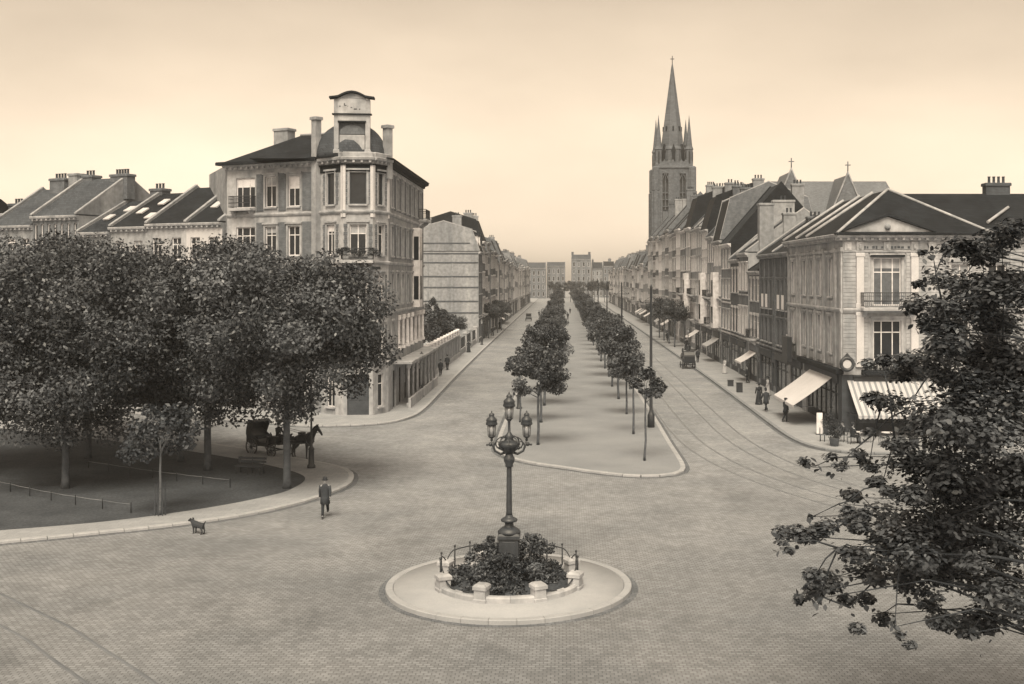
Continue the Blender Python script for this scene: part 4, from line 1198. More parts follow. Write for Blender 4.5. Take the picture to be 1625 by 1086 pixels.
m.poly([(WF, 0, 0), (WF, 12, 0), (WF, 12, HR), (WF, 0, HR)]); m.poly([(0, WS, 0), (0, WS, HR), (10, WS, HR), (10, WS, 0)]); m.poly([(10, WS, 0), (10, WS, HR), (10, 12, HR), (10, 12, 0)]); m.poly([(10, 12, 0), (10, 12, HR), (WF, 12, HR), (WF, 12, 0)])
m.build('rear_wall', 'party', RB)
# roofs
zr = HR + 3.55; z0 = HR + .052; e = .55
rb = MB()
A = [(-e, -e, z0), (10.4, -e, z0), (10.4, WS, z0), (-e, WS, z0), (4.75, 5.4, zr), (4.75, WS, zr)]
for q in ((0, 1, 4), (1, 2, 5, 4), (2, 3, 5), (0, 4, 5, 3), (0, 3, 2, 1)): rb.poly([A[i] for i in q])
rb.build('roof', 'slate', RB)
rb = MB()
zq = zr - .25
A = [(3.0, -e + .02, z0 - .01), (WF + .3, -e + .02, z0 - .01), (WF + .3, 12, z0 - .01), (3.0, 12, z0 - .01), (4.6, 6.0, zq), (WF + .3, 6.0, zq)]
for q in ((0, 1, 5, 4), (0, 4, 3), (3, 4, 5, 2), (1, 2, 5), (0, 3, 2, 1)): rb.poly([A[i] for i in q])
rb.build('roof', 'slate', RB)
hp = Vector((4.75, 5.4, zr))
for a in ((-.5, -.5, z0 + .03), (10.35, -.5, z0 + .03)):
    b = MB(); b.tube([a, hp + Vector((0, 0, .05))], .11, 6); b.build('hip_ridge', 'coping', RB)
for yy in (9.4, 13.2, WS - .2):
    b = MB(); b.tube([(-.5, yy, z0 + .1), (4.75, yy, zr + .1)], .14, 5); b.build('roof_coping', 'coping', RB)
Frame(RB, 0, WS, R(-90)).skylight(7.6, 3.3, HR + 2.5, math.atan2(3.5, 5.3))
ff.chimney(13.2, 6.2, zq - .2, 1.8, .8, .9, 'brick', 4)
MB().tube([(17.2, 6, zq - .3), (17.2, 6, zq + 1.7)], .1, 6).build('flue_pipe', 'iron', RB)
ff.skylight(15.5, 2.9, HR + 2.05, math.atan2(3.3, 6.5)); ff.skylight(16.3, 2.9, HR + 2.05, math.atan2(3.3, 6.5))
b = MB(); b.tube([(10.5, .8, HR + .9), (12.9, 3.2, HR + 2.1)], .12, 5); b.build('roof_coping', 'coping', RB)
ff.put('corner_cladding', MB().bevbox(-.06, .88, -.05, -.003, .12, 4.15, .02), 'wood'); fs.put('corner_cladding', MB().bevbox(WS - 1.08, WS + .045, -.05, -.003, .12, 4.15, .02), 'wood')
ff.put('dark_edge_strip', MB().bevbox(-.65, WF, -.68, -.3, 0, .14, .03), 'slate', 0, 0, HR - .03)  # roof gutter along the front eaves
ff.put('hood', MB().bevbox(1.95, 4.3, -.3, -.003, 12.42, 12.56, .03), 'slate')
# ground floor: dark fascia round the corner, shop fronts, awnings, emblem
ff.shop(.9, 5.5, 3.44, 'wood', 'iron'); ff.shop(7, 19, 3.44, 'wood', 'iron')
fs.shop(.5, 5.5, 3.44, 'wood', 'wood'); fs.shop(7, 17.5, 3.44, 'wood', 'wood')
fs.put('fascia_cornice', MB().bevbox(6.0, WS + .3, -.55, -.003, 4.2, 4.55, .05), 'slate')
ff.put('fascia_cornice', MB().bevbox(1.3, 7.0, -.5, -.003, 4.16, 4.5, .05), 'slate')
b = MB()
for i in range(26): b.box(1.45 + i * .2, 1.52 + i * .2, -.5, -.44, 4.503, 4.95)
b.box(1.35, 6.7, -.51, -.43, 4.93, 5.0)
ff.put('parapet_rail', b, 'iron')
b = MB()
for i in range(9): b.lathe([(.11, 0), (.15, .25)], 8, 1.7 + i * .55, -.3, z0=4.505)
ff.put('flower_pot', b, 'tile2', kind='stuff')
em = MB().lathe([(.30, 0), (.30, .06)], 20).xf(Matrix.Rotation(R(90), 4, 'X'))
o = ff.put('emblem', em, 'cream', .15, -.62, 4.95)
wr = MB(); wr.tube([(.42 * math.cos(t), -.03, .42 * math.sin(t)) for t in [2 * PI * i / 20 for i in range(21)]], .13, 8, cap=False)
wr.prism([(-.3, .4), (.3, .4), (.0, .78)], 'y', -.1, .04); wr.tube([(0, 0, -.4), (0, .5, -.5)], .05, 6)
link('wreath', wr.mesh('wreath', 'bronze'), o)
fs.awning(8.8, 16.1, 3.8, 2.9, 2.1, 'canvas', .25)
ff.awning(.3, 7.4, 3.75, 3.0, 2.1, 'stripe', .25)
ff.awning(7.9, 15.5, 3.75, 2.6, 1.9, 'stripe', .25)
fs.put('hanging_sign', MB().bevbox(1.6, 3.8, -.9, -.5, 3.9, 6.0, .03), 'iron'); fs.put('hanging_sign', MB().bevbox(-.6, .7, -.3, -.06, 4.4, 5.4, .03), 'cream')
# ------------------------------------------------------------------ right row of shops and houses
GR = 'shop houses along the right side of the boulevard'
y = RY + WS + .05
def right(hf, W, dx=0):
    global y
    setp(hf, 20.0 + dx, y + W, R(-90)); y += W + .04
    return hf
# the dark brick pair next to the corner house
W = 8.0
for i in range(2):
    fl = [(8.0, 2.7, [(1.2, 1.15), (3.3, 1.15), (5.6, 1.15)], dict(gm='glass')), (4.75, 2.3, [(1.2, 1.15), (3.3, 1.15), (5.6, 1.15)], dict(gm='glass'))]
    h, f = house('shop_house', ('dark brick house with white window blinds adjoining the pale banded corner house', 'dark brick house with white window blinds, second from the pale corner house')[i], (0, 0, 0), 0, W, 11, 13.2, wall='brick',
                 roof=('gable', 4.0, 'slate'), floors=[], ground='shop', trim='grey', side='brick2', party=(1, 0), group=GR, bands=(4.15,), lintel=None, fascia=('iron', 'wood')[i],
                 chim=[(.5, 5.5, 15.6, 1.0, 1.6, 1.4, 'brick2', 3)] if i else [], sky=[(5, 2.5, 15.2, .63)] if i == 0 else [])
    for k, (z, hh, xs, kw) in enumerate(fl):
        for j, (x, w_) in enumerate(xs):
            f.window(x, z, w_, hh, 'sash', gm='glass', det=2, sill='stone2', rev=.12, blind='out' if (k == 0 and j < 2) or (k == 1 and j == 2 and i == 0) else 0, surround='grey2')
    for x in (.15, 2.75, 5.0, 7.3): f.put('brick_pilaster', MB().bevbox(0, .4, -.09, -.003, 4.4, 12.7, .02), 'brick2', x)
    right((h, f), W)
rs = [ # W, H, wall, roof kind, rise, roof mat, label
    (6.2, 11.6, 'brick2', 'gable', 4.2, 'tile', 'low brick shop house with a light party wall, third from the pale corner house'),
    (6.4, 13.6, 'grey2', 'gable', 4.6, 'tile', 'grey shop house with huge pale chimney stack, fourth from the pale corner house'),
    (6.6, 13.0, 'brick', 'gable', 5.2, 'slate', 'dark brick shop house below the tall dark gable roof'),
    (7.2, 15.0, 'grey2', 'gable', 7.2, 'slate', 'shop house with the highest dark roof of the right row'),
    (7.0, 15.6, 'stone2', 'mansard', 7.2, 'slate', 'pale shop house with steep dark mansard, beyond the highest roof'),
    (6.6, 16.4, 'grey', 'gable', 6.6, 'tile', 'grey shop house with balcony, seventh of the right row'),
    (6.8, 17.6, 'cream', 'mansard', 6.2, 'slate', 'cream shop house halfway to the church tower'),
    (6.6, 18.2, 'stone2', 'gable', 6.2, 'tile', 'pale tall house just past halfway to the church tower'),
    (7.0, 18.2, 'grey', 'gable', 6.6, 'slate', 'grey tall house, eleventh from the pale corner house'),
    (6.8, 18.8, 'stone', 'mansard', 6.4, 'slate', 'pale stone mansard house, twelfth from the pale corner house'),
    (7.2, 18.6, 'grey2', 'gable', 7.0, 'slate', 'dark grey tall house, thirteenth from the pale corner house'),
    (7.0, 19.2, 'cream', 'gable', 7.0, 'tile', 'cream tall house, fourteenth from the pale corner house'),
    (7.4, 18.8, 'brick2', 'gable', 7.4, 'slate', 'brown brick tall house, fifteenth from the pale corner house'),
]
for i, (W, H, wl, rk, rise, rm_, lb_) in enumerate(rs):
    chn = None
    if i == 0: chn = []
    if i == 1: chn = [(W - .2, 1.9, H + 1.0, 1.3, 1.5, 4.2, 'grey', 0), (W - .2, 4.4, H + 2.6, .9, 1.3, 1.6, 'party', 2)]
    if i == 2: chn = [(W - .5, 5.0, H + 3.0, 1.0, 2.4, 3.6, 'party', 2)]
    if i == 3: chn = [(W - .4, 8, H + 5, .8, 1.4, 2.0, 'party', 3)]
    hf = row_house('shop_house', lb_, W, H, group=GR, wall=wl, rise=rise, roofk=rk, chn=chn, ground='shop' if i < 8 else None, D=12, det=1, rv=.1, side='party' if i in (1, 7) else ('brick2' if i % 3 else 'slate'), coping='coping' if i in (1, 2, 4, 7) else None)
    if i in (4, 5, 6, 8, 9): hf[1].cornice(0, W, 8.0, .3, .35, 'stone', False)
    if i in (5, 8, 10): hf[1].balcony(1, W - 1, 8.3, .9, 'stone', 'iron', .95, .2)
    if i in (4, 6, 9):          # projecting bay
        hf[1].put('bay_window', MB().bevbox(W / 2 - 1.1, W / 2 + 1.1, -.75, -.003, 4.5, 11.6, .03), 'white')
        for zz in (5.1, 8.5): hf[1].put('bay_pane', MB().box(W / 2 - .85, W / 2 + .85, -.77, -.752, zz, zz + 2.1), 'glass')
    right(hf, W, rnd.uniform(-.12, .12))
while y < 258:
    W = 7.2
    k_ = int((265 - y) / 7.24)
    wl = ('brick2', 'stone2', 'grey', 'brick', 'grey2', 'cream', 'stone2')[k_ % 7]
    right(row_house('shop_house', {'brick2': 'brown brick', 'stone2': 'pale', 'grey': 'grey', 'brick': 'dark brick', 'grey2': 'dark grey', 'cream': 'cream'}[wl] + ' tall house in the right row, %s counted back from the church tower' % ORD[k_], W, 18.4 + (k_ * 37 % 5) * .4, group=GR, wall=wl, rise=7.0, roofk='gable', D=12, side='brick2', coping=None), W)
i = 0
while y < 480:
    W = rnd.choice((7, 7.5, 8)); H = rnd.uniform(13.0, 14.6)
    right(row_house('distant_row_house', ('distant terraced house beyond the church on the right, %s past the tower' % ORD[i]) if i < 12 else 'small far terraced house near the end of the right row', W, H, group='distant houses on the right', wall=rnd.choice(('grey', 'stone2', 'grey2', 'cream', 'brick2')), det=1 if y < 320 else 0, coping=None, side=rnd.choice(('brick2', 'grey2'))), W); i += 1
# ------------------------------------------------------------------ church
CX, CY, CW = 29.7, 300.0, 4.2
ch = thing('church', 'gothic church with a tall octagonal spire and corner pinnacles above the right row', 'church', (CX, CY, 0)); ch.scale = (1.167, 1.167, 1.14)
m = MB()
for rz in (0, 90, 180, 270):
    fm_ = Frame(None, 0, 0, R(rz))
    q = MB(); fq = Frame(None)
    ops = [(x, z, 1.35, h) for x in (1.55, 5.5) for z, h in ((20.5, 13.4), (8.0, 8))]
    fq.wall_mb(2 * CW, 35.4, ops, .8, 0, q)
    for x in (1.55, 5.5):
        for z, h in ((20.5, 13.4), (8, 8)):
            q.poly([(x, .78, z), (x + 1.35, .78, z), (x + 1.35, .78, z + h), (x, .78, z + h)], 1)
            q.box(x + .6, x + .75, .2, .5, z, z + h)
            if z > 20:
                for k in range(6): q.box(x, x + 1.35, .35, .7, z + .8 + k * 1.6, z + 1.0 + k * 1.6)
            q.prism([(x - .15, z + h - 1.6), (x - .02, z + h - 1.6), (x + .67, z + h + .1), (x + 1.37, z + h - 1.6), (x + 1.5, z + h - 1.6), (x + .67, z + h + .5)], 'y', -.12, .3)
    q.xf(Matrix.Rotation(R(rz), 4, 'Z') @ Matrix.Translation((-CW, -CW, 0)))
    k = len(m.v); m.v += q.v; m.f += [tuple(i + k for i in f) for f in q.f]; m.m += q.m; m.sm += q.sm
m.build('tower', ['church', 'iron'], ch)
for sx in (-1, 1):
    for sy in (-1, 1):
        b = MB()
        for (w0, z0_, z1_) in ((1.15, 0, 19), (.95, 19, 30), (.8, 30, 35.6)):
            b.bevbox(sx * CW - w0, sx * CW + w0, sy * CW - .45, sy * CW + .45, z0_ - .02, z1_, .3); b.bevbox(sx * CW - .45, sx * CW + .45, sy * CW - w0, sy * CW + w0, z0_ - .01, z1_ + .01, .3)
        b.build('buttress', 'church', ch)
for z in (6.5, 19.6, 35.2): MB().bevbox(-CW - .25, CW + .25, -CW - .25, CW + .25, z, z + .5, .15).build('string_course', 'church', ch)
b = MB(); 
for s_ in (-1, 1):
    b.box(-CW, CW, s_ * CW - .12, s_ * CW + .12, 35.7, 36.7); b.box(s_ * CW - .12, s_ * CW + .12, -CW + .12, CW - .12, 35.7, 36.7)
    for k in range(7): b.prism([(-CW + 1 + k * .98 - .3, 36.69), (-CW + 1 + k * .98 + .3, 36.69), (-CW + 1 + k * .98, 37.3)], 'y', s_ * CW - .11, s_ * CW + .11)
b.build('parapet', 'church', ch)
sp = MB(); sp.lathe([(3.15, 35.7), (3.15, 39.6), (3.3, 39.8), (2.75, 40.6), (.28, 59.4), (.05, 60.6)], 8, smooth=False); sp.xf(Matrix.Rotation(R(22.5), 4, 'Z'))
o = sp.build('spire', 'spire', ch)
q = MB()
for i in range(8):
    a = i * PI / 4
    d = MB().box(2.9, 3.18, -.35, .35, 36.6, 39.2).prism([(-.55, 39.2), (.55, 39.2), (0, 41.0)], 'x', 2.2, 3.2)
    d.box(1.75, 2.25, -.16, .16, 44.2, 45.3)
    d.xf(Matrix.Rotation(a, 4, 'Z')); k = len(q.v); q.v += d.v; q.f += [tuple(j + k for j in f) for f in d.f]; q.m += d.m; q.sm += d.sm
link('spire_light', q.mesh('spire_light', 'slate'), o)
cr = MB().tube([(0, 0, 60.3), (0, 0, 62.2)], .09, 6); cr.box(-.45, .45, -.07, .07, 61.4, 61.58); link('cross', cr.mesh('cross', 'iron'), o)
pin = MB().lathe([(.85, 35.7), (.85, 39.4), (1.0, 39.6), (.72, 40.4), (.1, 46.8), (.02, 47.6)], 8, smooth=False)
pn = pin.mesh('pinnacle', 'spire')
po = MB()
for k in range(4): po.box(-.16 if k % 2 else -.9, .16 if k % 2 else .9, -.9 if k % 2 else -.16, .9 if k % 2 else .16, 36.2 + k * .004, 39.0 - k * .004)
pop = po.mesh('pinnacle_opening', 'iron')
for sx in (-1, 1):
    for sy in (-1, 1):
        o = link('pinnacle', pn, ch, (sx * 3.5, sy * 3.5, 0)); link('pinnacle_opening', pop, o)
# nave, transept and choir
nx0, nx1 = 22.0, 53.0
m = MB().box(nx0, nx1, -7, 7, 0, 21).box(CW, nx0 - .01, -5, 5, 0, 22).prism([(-7, 21), (7, 21), (0, 32.0)], 'x', nx0, nx0 + .4)
m.build('nave_wall', 'church', ch)
rfm = MB(); A = [(nx0, -7.4, 20.9), (nx1 + .5, -7.4, 20.9), (nx1 + .5, 7.4, 20.9), (nx0, 7.4, 20.9), (nx0, 0, 32.4), (nx1 - 3.4, 0, 32.4)]
for q in ((0, 1, 5, 4), (1, 2, 5), (2, 3, 4, 5), (0, 4, 3), (0, 3, 2, 1)): rfm.poly([A[i] for i in q])
rfm.build('nave_roof', 'slate2', ch)
def gable(x, w_, y0, H, rise, m_='church'):
    b = MB(); b.box(x - w_ / 2, x + w_ / 2, y0, 0, 0, H); b.prism([(x - w_ / 2, H), (x + w_ / 2, H), (x, H + rise)], 'y', y0, y0 + .5)
    o = b.build('transept_wall', m_, ch)
    r_ = MB().prism([(x - w_ / 2 - .3, H - .2), (x + w_ / 2 + .3, H - .2), (x, H + rise - .1)], 'y', y0 + .52, 0).build('transept_roof', 'slate2', ch)
    c = MB(); c.prism([(x - w_ / 2 - .4, H - .3), (x, H + rise + .1), (x + w_ / 2 + .4, H - .3), (x + w_ / 2 + .4, H + .3), (x, H + rise + .8), (x - w_ / 2 - .4, H + .3)], 'y', y0 - .1, y0 + .5)
    o2 = c.build('gable_coping', 'stone2', ch)
    k = MB(); k.tube([(x, y0 + .2, H + rise + .3), (x, y0 + .2, H + rise + 2.9)], .13, 6); k.box(x - .6, x + .6, y0 + .1, y0 + .3, H + rise + 2.0, H + rise + 2.2); k.build('gable_cross', 'church', ch)
    ld = MB().box(x - .7, x + .7, y0 - .04, y0 - .002, H - 9, H - 1.5); ld.prism([(x - .7, H - 1.5), (x + .7, H - 1.5), (x, H + .3)], 'y', y0 - .04, y0 - .002); ld.build('lancet', 'iron', ch)
gable(24.9, 8.5, -13.5, 23, 10.6); gable(37.6, 8.0, -12.5, 22.5, 10.4)
# ------------------------------------------------------------------ blocks closing the far end
def block(name, label, x0, x1, yy, H, n, k, wall, roof, rise=3.0, group='buildings closing the far end', chim=()):
    W = x1 - x0
    fl = [(1.2 + (H - 1.2) / k * i, (H / k) * .56, bays(W, n, W / n * .42), dict(style='plain')) for i in range(k)]
    return house(name, label, (x0, yy, 0), 0, W, 11, H, wall, ('gable', rise, roof), fl, None, 'stone2', wall, chim, (1, 1), bands=(), det=1, group=group, coping=None, plinth=False)
def bx(px, yy): return (px - 893) * yy / F
Yb = 590
block('apartment_block', 'tall narrow grey block standing beside the gap at the far end', bx(907, Yb), bx(938, Yb), Yb, 20.5, 4, 5, 'grey2', 'tile2', 2.6, None, [(.6, 5, 22.4, 1.2, 1.6, 2.0, 'brick', 0), (9.6, 5, 22.4, 1.2, 1.6, 2.0, 'brick', 0)])
for i, (p0, p1, dy, H, n, k, wl, rf, rise, lb_) in enumerate((
    (939.5, 957, 3, 15.4, 3, 4, 'grey', 'tile', 3.6, 'grey far house just right of the tall narrow block'), (957.5, 975, -2, 16.8, 3, 4, 'brick2', 'slate', 2.6, 'brown far house, second right of the tall narrow block'),
    (975.5, 989, 4, 13.6, 2, 3, 'stone2', 'tile', 3.4, 'pale low far house, third right of the tall narrow block'), (989.5, 1003, 0, 15.6, 2, 4, 'grey2', 'tile2', 3.0, 'dark grey far house, fourth right of the tall narrow block'),
    (1003.5, 1018, 5, 14.6, 3, 3, 'cream', 'tile', 2.8, 'cream far house, fifth right of the tall narrow block'), (1018.5, 1036, 2, 16.2, 3, 4, 'grey', 'slate', 3.2, 'grey far house at the right end of the closing row'))):
    block('far_house', lb_, bx(p0, Yb), bx(p1, Yb), Yb + dy, H, n, k, wl, rf, rise, chim=[(.6, 4.5, H + rise * .8, .9, 1.4, 2.0, 'brick', 2)] if i % 2 == 0 else [(3.5, 5.5, H + rise, 1.6, .9, 1.2, 'brick2', 3)])
block('apartment_block', 'grey block left of the gap of sky at the far end', bx(868, Yb), bx(897, Yb), Yb - 6, 16.8, 4, 4, 'grey2', 'tile2', 2.2)
block('apartment_block', 'dark brick block at the left end of the far row', bx(838, Yb), bx(867, Yb), Yb - 20, 15.6, 4, 4, 'brick2', 'tile2', 3)
# houses beyond the frame that go on closing the streets
block('terraced_house', 'plain house closing the side street beyond the right edge', 46, 58, 92, 14, 4, 3, 'brick2', 'slate', 3.5, 'side street houses', ())
block('terraced_house', 'plain grey house closing the side street beyond the right edge', 58.1, 70, 92, 13, 4, 3, 'grey', 'slate', 3.5, 'side street houses', ())
# ------------------------------------------------------------------ trees
def tree_kind(key, seed, rx, rz, cz, nclump, r0, r1, nleaf, lsize, leaf, th, tr0, bark='bark', lo=-.75, nl=9, inner=.45, **kw):
    rg = random.Random(seed)
    bl = clumps(rg, nclump, 0, cz, rx, rz, r0, r1, lo, inner)
    crown = crown_mesh('crown', bl, nleaf, lsize, leaf, seed, **kw)
    tr = trunk_mesh('trunk', th, tr0, tr0 * .45, bl, bark, seed, nl)
    return tr, crown
def plant(name, label, k, loc, rz=0, sc=1.0, group=None, cat='tree'):
    r = thing(name, label, cat, loc, rz, group)
    if cat == 'tree' and 'promenade' in name: r.rotation_euler = (rnd.uniform(-.03, .03), rnd.uniform(-.03, .03), rz)
    r.scale = sc if hasattr(sc, '__len__') else (sc,) * 3
    link('trunk', k[0], r); link('crown', k[1], r, kind='stuff')
    return r
# park trees: broad dense crowns
PKK = [tree_kind('p%d' % i, 20 + i, 6.1, 5.9, 7.75, 105, .6, 2.0, 56000, .22, 'leaf', 5.6, .19, lo=-1, nl=12, inner=.3) for i in range(3)]
PKK.append(tree_kind('p9', 29, 6.0, 5.1, 8.6, 100, .6, 1.9, 52000, .22, 'leaf', 5.6, .19, lo=-1, nl=12, inner=.3))
GP = 'trees of the small park'
for i, (x, y_, k, rz, sc, lb_) in enumerate([
    (-14.2, 57.0, 3, .4, (.98, .94, .95), 'dense park tree nearest the road with its trunk beside the horse cab'),
    (-20.0, 62.4, 1, 2.2, (1.0, 1.0, 1.0), 'tall park tree with a stout dark trunk behind the bench'),
    (-25.6, 57.0, 2, 4.0, (.98, .98, .96), 'dense park tree with a pale trunk near the left edge'),
    (-22.6, 65.5, 0, 3.3, (.96, .96, .96), 'park tree standing behind the stout dark trunk'),
    (-31.8, 74, 1, 5.0, (1.12, 1.12, 1.06), 'park tree at the back near the side street'),
    (-33.5, 60.5, 2, 1.1, (1.05, 1.05, 1.02), 'park tree beyond the left edge of the view'),
    (-28.5, 66.5, 0, 2.6, (1.0, 1.0, .98), 'middle park tree between the pale trunk and the rear tree')]):
    plant('park_tree', lb_, PKK[k], (x, y_, .12), rz, sc, GP)
yk = tree_kind('y', 41, 1.9, 1.7, 3.9, 22, .35, .75, 2600, .24, 'leaf2', 3.6, .055, 'bark2', nl=8)
t = plant('young_tree', 'young thin tree with sparse pale leaves and a slatted guard near the park kerb', yk, (-18.4, 50.6, .12), 0, (1.0, 1.0, .95))
b = MB()
for k in range(8):
    a = k * PI / 4; b.box(.24 * math.cos(a) - .02, .24 * math.cos(a) + .02, .24 * math.sin(a) - .02, .24 * math.sin(a) + .02, 0, 1.5)
b.tube([(.26 * math.cos(q * PI / 6), .26 * math.sin(q * PI / 6), .4) for q in range(13)], .015, 4, cap=False); b.tube([(.26 * math.cos(q * PI / 6), .26 * math.sin(q * PI / 6), 1.3) for q in range(13)], .015, 4, cap=False)
b.build('tree_guard', 'wood', t)
# promenade trees: small round heads on thin stems, two rows
BK = [tree_kind('b%d' % i, 60 + i, 1.95, 1.75, 4.5, 24, .3, .85, 6000, .19, 'leaf', 3.8, .085, lo=-.75, nl=8) for i in range(3)]
small = tree_kind('s', 70, 1.0, 1.05, 4.5, 16, .22, .45, 1500, .2, 'leaf', 4.1, .055, nl=7)
def row(x, y0, n, side, skip=()):
    for i in range(n):
        yy = y0 + 11.0 * i
        if i in skip: continue
        if i < 12: lb_ = 'round headed promenade tree in the %s row, %s from the near end' % (side, ORD[i])
        else: lb_ = 'far round headed tree in the %s row of the promenade' % side
        s_ = rnd.uniform(.84, 1.16)
        plant('promenade_tree', lb_, BK[(i * 2 + (side == 'left')) % 3], (x + rnd.uniform(-.15, .15), yy + rnd.uniform(-.3, .3), .12), rnd.uniform(0, 6), (s_ * 1.05, s_ * 1.05, s_), 'promenade trees, %s row' % side)
row(-1.6, 71.8, 36, 'left')
plant('promenade_tree', 'thin young promenade tree at the left kerb just beside the nearest round tree', small, (-3.2, 83.0, .12), 1, (1.1, 1.1, .92))
plant('promenade_tree', 'smallest thin promenade tree at the near right corner of the promenade', small, (4.85, 65.6, .12), 0, (1.15, 1.15, 1.0))
plant('promenade_tree', 'slim promenade tree second from the near right corner', small, (4.9, 76.7, .12), 2, (1.35, 1.35, 1.06))
row(4.95, 87.8, 35, 'right')
for i in range(11):
    plant('promenade_tree', 'far tree of the dark line across the end of the promenade', BK[i % 3], (-4 + i * 3.6 + rnd.uniform(-.4, .4), 478 + rnd.uniform(-3, 3), 0), i, 1.55, 'trees across the far end')
# pavement trees on the right, far
for i, yy in enumerate((172, 181, 190, 199)):
    plant('pavement_tree', 'leafy tree on the right pavement in front of the tall houses, %s of four' % ORD[i], BK[i % 3], (17.4, yy, .12), i * 1.3, (1.25, 1.25, 1.2), 'trees on the right pavement')
for i, yy in enumerate((196, 206, 216, 226)):
    plant('pavement_tree', 'leafy tree on the left pavement before the brick houses, %s of four' % ORD[i], BK[i % 3], (-13.1 + .2 * i, yy, .12), i * 1.7, (1.05, 1.05, 1.05), 'trees on the left pavement')
# garden behind the wall
for i, (x, y_, s_) in enumerate(((-17.5, 121, 1.25), (-19.5, 129, 1.45), (-17.2, 134, 1.15), (-19, 142, 1.3), (-17, 150, 1.0), (-18, 160, 1.15), (-17, 168, 1.05))):
    plant('garden_tree', 'dark bushy garden tree behind the pale garden wall, %s from the near end' % ORD[i], BK[i % 3], (x, y_, -.6), i, (s_ * 1.25, s_ * 1.25, s_), 'garden trees behind the wall')
plant('garden_tree', 'thin taller young tree rising above the garden wall', small, (-17.3, 146, .1), 0, (1, 1, 1.5))
# the big tree close on the right
rg = random.Random(77)
bl = []
def spray(x, y_, z, r, n=1, dx=.5):
    for _ in range(n):
        bl.append((x + rg.uniform(-dx, dx), y_ + rg.uniform(-1.2, 1.2), z + rg.uniform(-dx, dx) * .5, r * rg.uniform(.7, 1.2), r * r * (2.2 if r < .35 else 1.0) + .01))
TX, TY = 12.3, 23.0
def fr_(px, py, Y):          # place of a bough in the tree's own coordinates
    p = at(px, Y); return (p.x - TX, Y - TY, 11 - (py - 440) * Y / F)
outline = [(1560, 410, .5), (1530, 440, .42), (1570, 470, .6), (1500, 400, .2), (1530, 500, .5), (1495, 480, .28), (1570, 560, .7), (1510, 560, .5), (1470, 520, .28), (1455, 480, .16), (1540, 630, .7), (1470, 600, .42),
           (1430, 570, .22), (1400, 575, .2), (1580, 700, .8), (1500, 680, .6), (1440, 650, .35), (1400, 640, .25), (1550, 770, .75), (1470, 740, .5), (1420, 700, .25), (1380, 735, .16), (1330, 740, .15), (1290, 742, .13),
           (1360, 725, .15), (1400, 770, .25), (1370, 790, .22), (1340, 800, .18), (1570, 850, .7), (1480, 830, .6), (1410, 840, .5), (1340, 830, .28), (1290, 820, .2), (1260, 850, .22), (1300, 860, .25), (1330, 870, .3),
           (1540, 920, .6), (1460, 910, .5), (1390, 920, .4), (1330, 915, .25), (1290, 920, .2), (1265, 945, .12), (1300, 950, .18), (1350, 965, .22), (1400, 975, .22), (1450, 960, .3), (1500, 975, .35), (1550, 985, .4), (1540, 1005, .2), (1580, 1000, .3),
           (1430, 870, .4), (1510, 880, .5), (1440, 790, .35), (1590, 600, .8), (1590, 930, .6), (1250, 860, .12), (1420, 995, .12), (1385, 690, .15), (1480, 400, .12), (1540, 385, .3), (1590, 380, .4), (1480, 450, .18)]
tips = []
for px, py, r in outline:
    Y = rg.uniform(20.5, 24.5)
    p = fr_(px, py, Y); tips.append(p)
    spray(p[0], p[1], p[2], r * 1.15, 3 if r > .3 else 2, r * .9)
for i in range(75):
    a = rg.uniform(-PI, PI); d = rg.uniform(0, 3.9) ** .9
    bl.append((.9 + d * math.cos(a), d * math.sin(a), rg.uniform(4.4, 11.0), rg.uniform(.7, 1.2), 1.0))
for i in range(60):      # inner mass towards the square
    py = rg.uniform(440, 960); xm = 1575 - max(0, py - 420) * .30
    q = fr_(rg.uniform(max(1450, xm), 1610), py, rg.uniform(21, 25)); bl.append((*q, rg.uniform(.25, .6), .32))
crown = crown_mesh('foliage', bl, 125000, .112, 'leaf3', 9, flat_=.6, oval=.62, shape='leaf', droop=.4, squash=.6)
bt = thing('big_tree', 'large leafy tree close by on the right, its branches reaching over the square', 'tree', (TX, TY, 0))
link('crown', crown, bt, kind='stuff')
b = MB()
b.tube([(0, 0, -.1), (.05, 0, .5), (0, .1, 2.5), (-.1, .1, 5), (.1, 0, 8), (.0, 0, 11.5)], [.5, .36, .31, .27, .2, .08], 12)
for i, p in enumerate(tips):
    if i % 3 == 1: continue
    z0 = max(2.0, min(10, p[2] - rg.uniform(.6, 2.6)))
    s_ = Vector((0, .05, z0)); e = Vector(p)
    m1 = s_.lerp(e, .35) + Vector((0, rg.uniform(-.3, .3), rg.uniform(.1, .5))); m2 = s_.lerp(e, .7) + Vector((0, rg.uniform(-.2, .2), rg.uniform(.0, .35)))
    m2 = m2 + Vector((0, 0, .25)); b.tube([s_, m1, m1.lerp(m2, .5) + Vector((0, .08, .06)), m2, e], [.065, .04, .03, .018, .006], 6)
for i, p in enumerate(tips):        # twigs tying each spray to the next bigger one behind it
    e = Vector(p); best = None
    for j, q in enumerate(tips):
        if j == i or outline[j][2] < outline[i][2] or outline[j][0] < outline[i][0] - 5: continue
        d = (Vector(q) - e).length
        if best is None or d < best[0]: best = (d, Vector(q))
    if best:
        q = best[1]; mid = e.lerp(q, .5) + Vector((0, rg.uniform(-.1, .1), rg.uniform(.02, .12)))
        b.tube([q, mid, e], [.022, .015, .006], 5)
        for k in range(5):
            d = Vector((rg.uniform(-.5, .25), rg.uniform(-.4, .4), rg.uniform(-.12, .2))) * max(.35, outline[i][2]); b.tube([e.lerp(mid, .25 * k / 4), e + d * .6, e + d], [.009, .006, .003], 4)
b.build('trunk', 'bark3', bt)
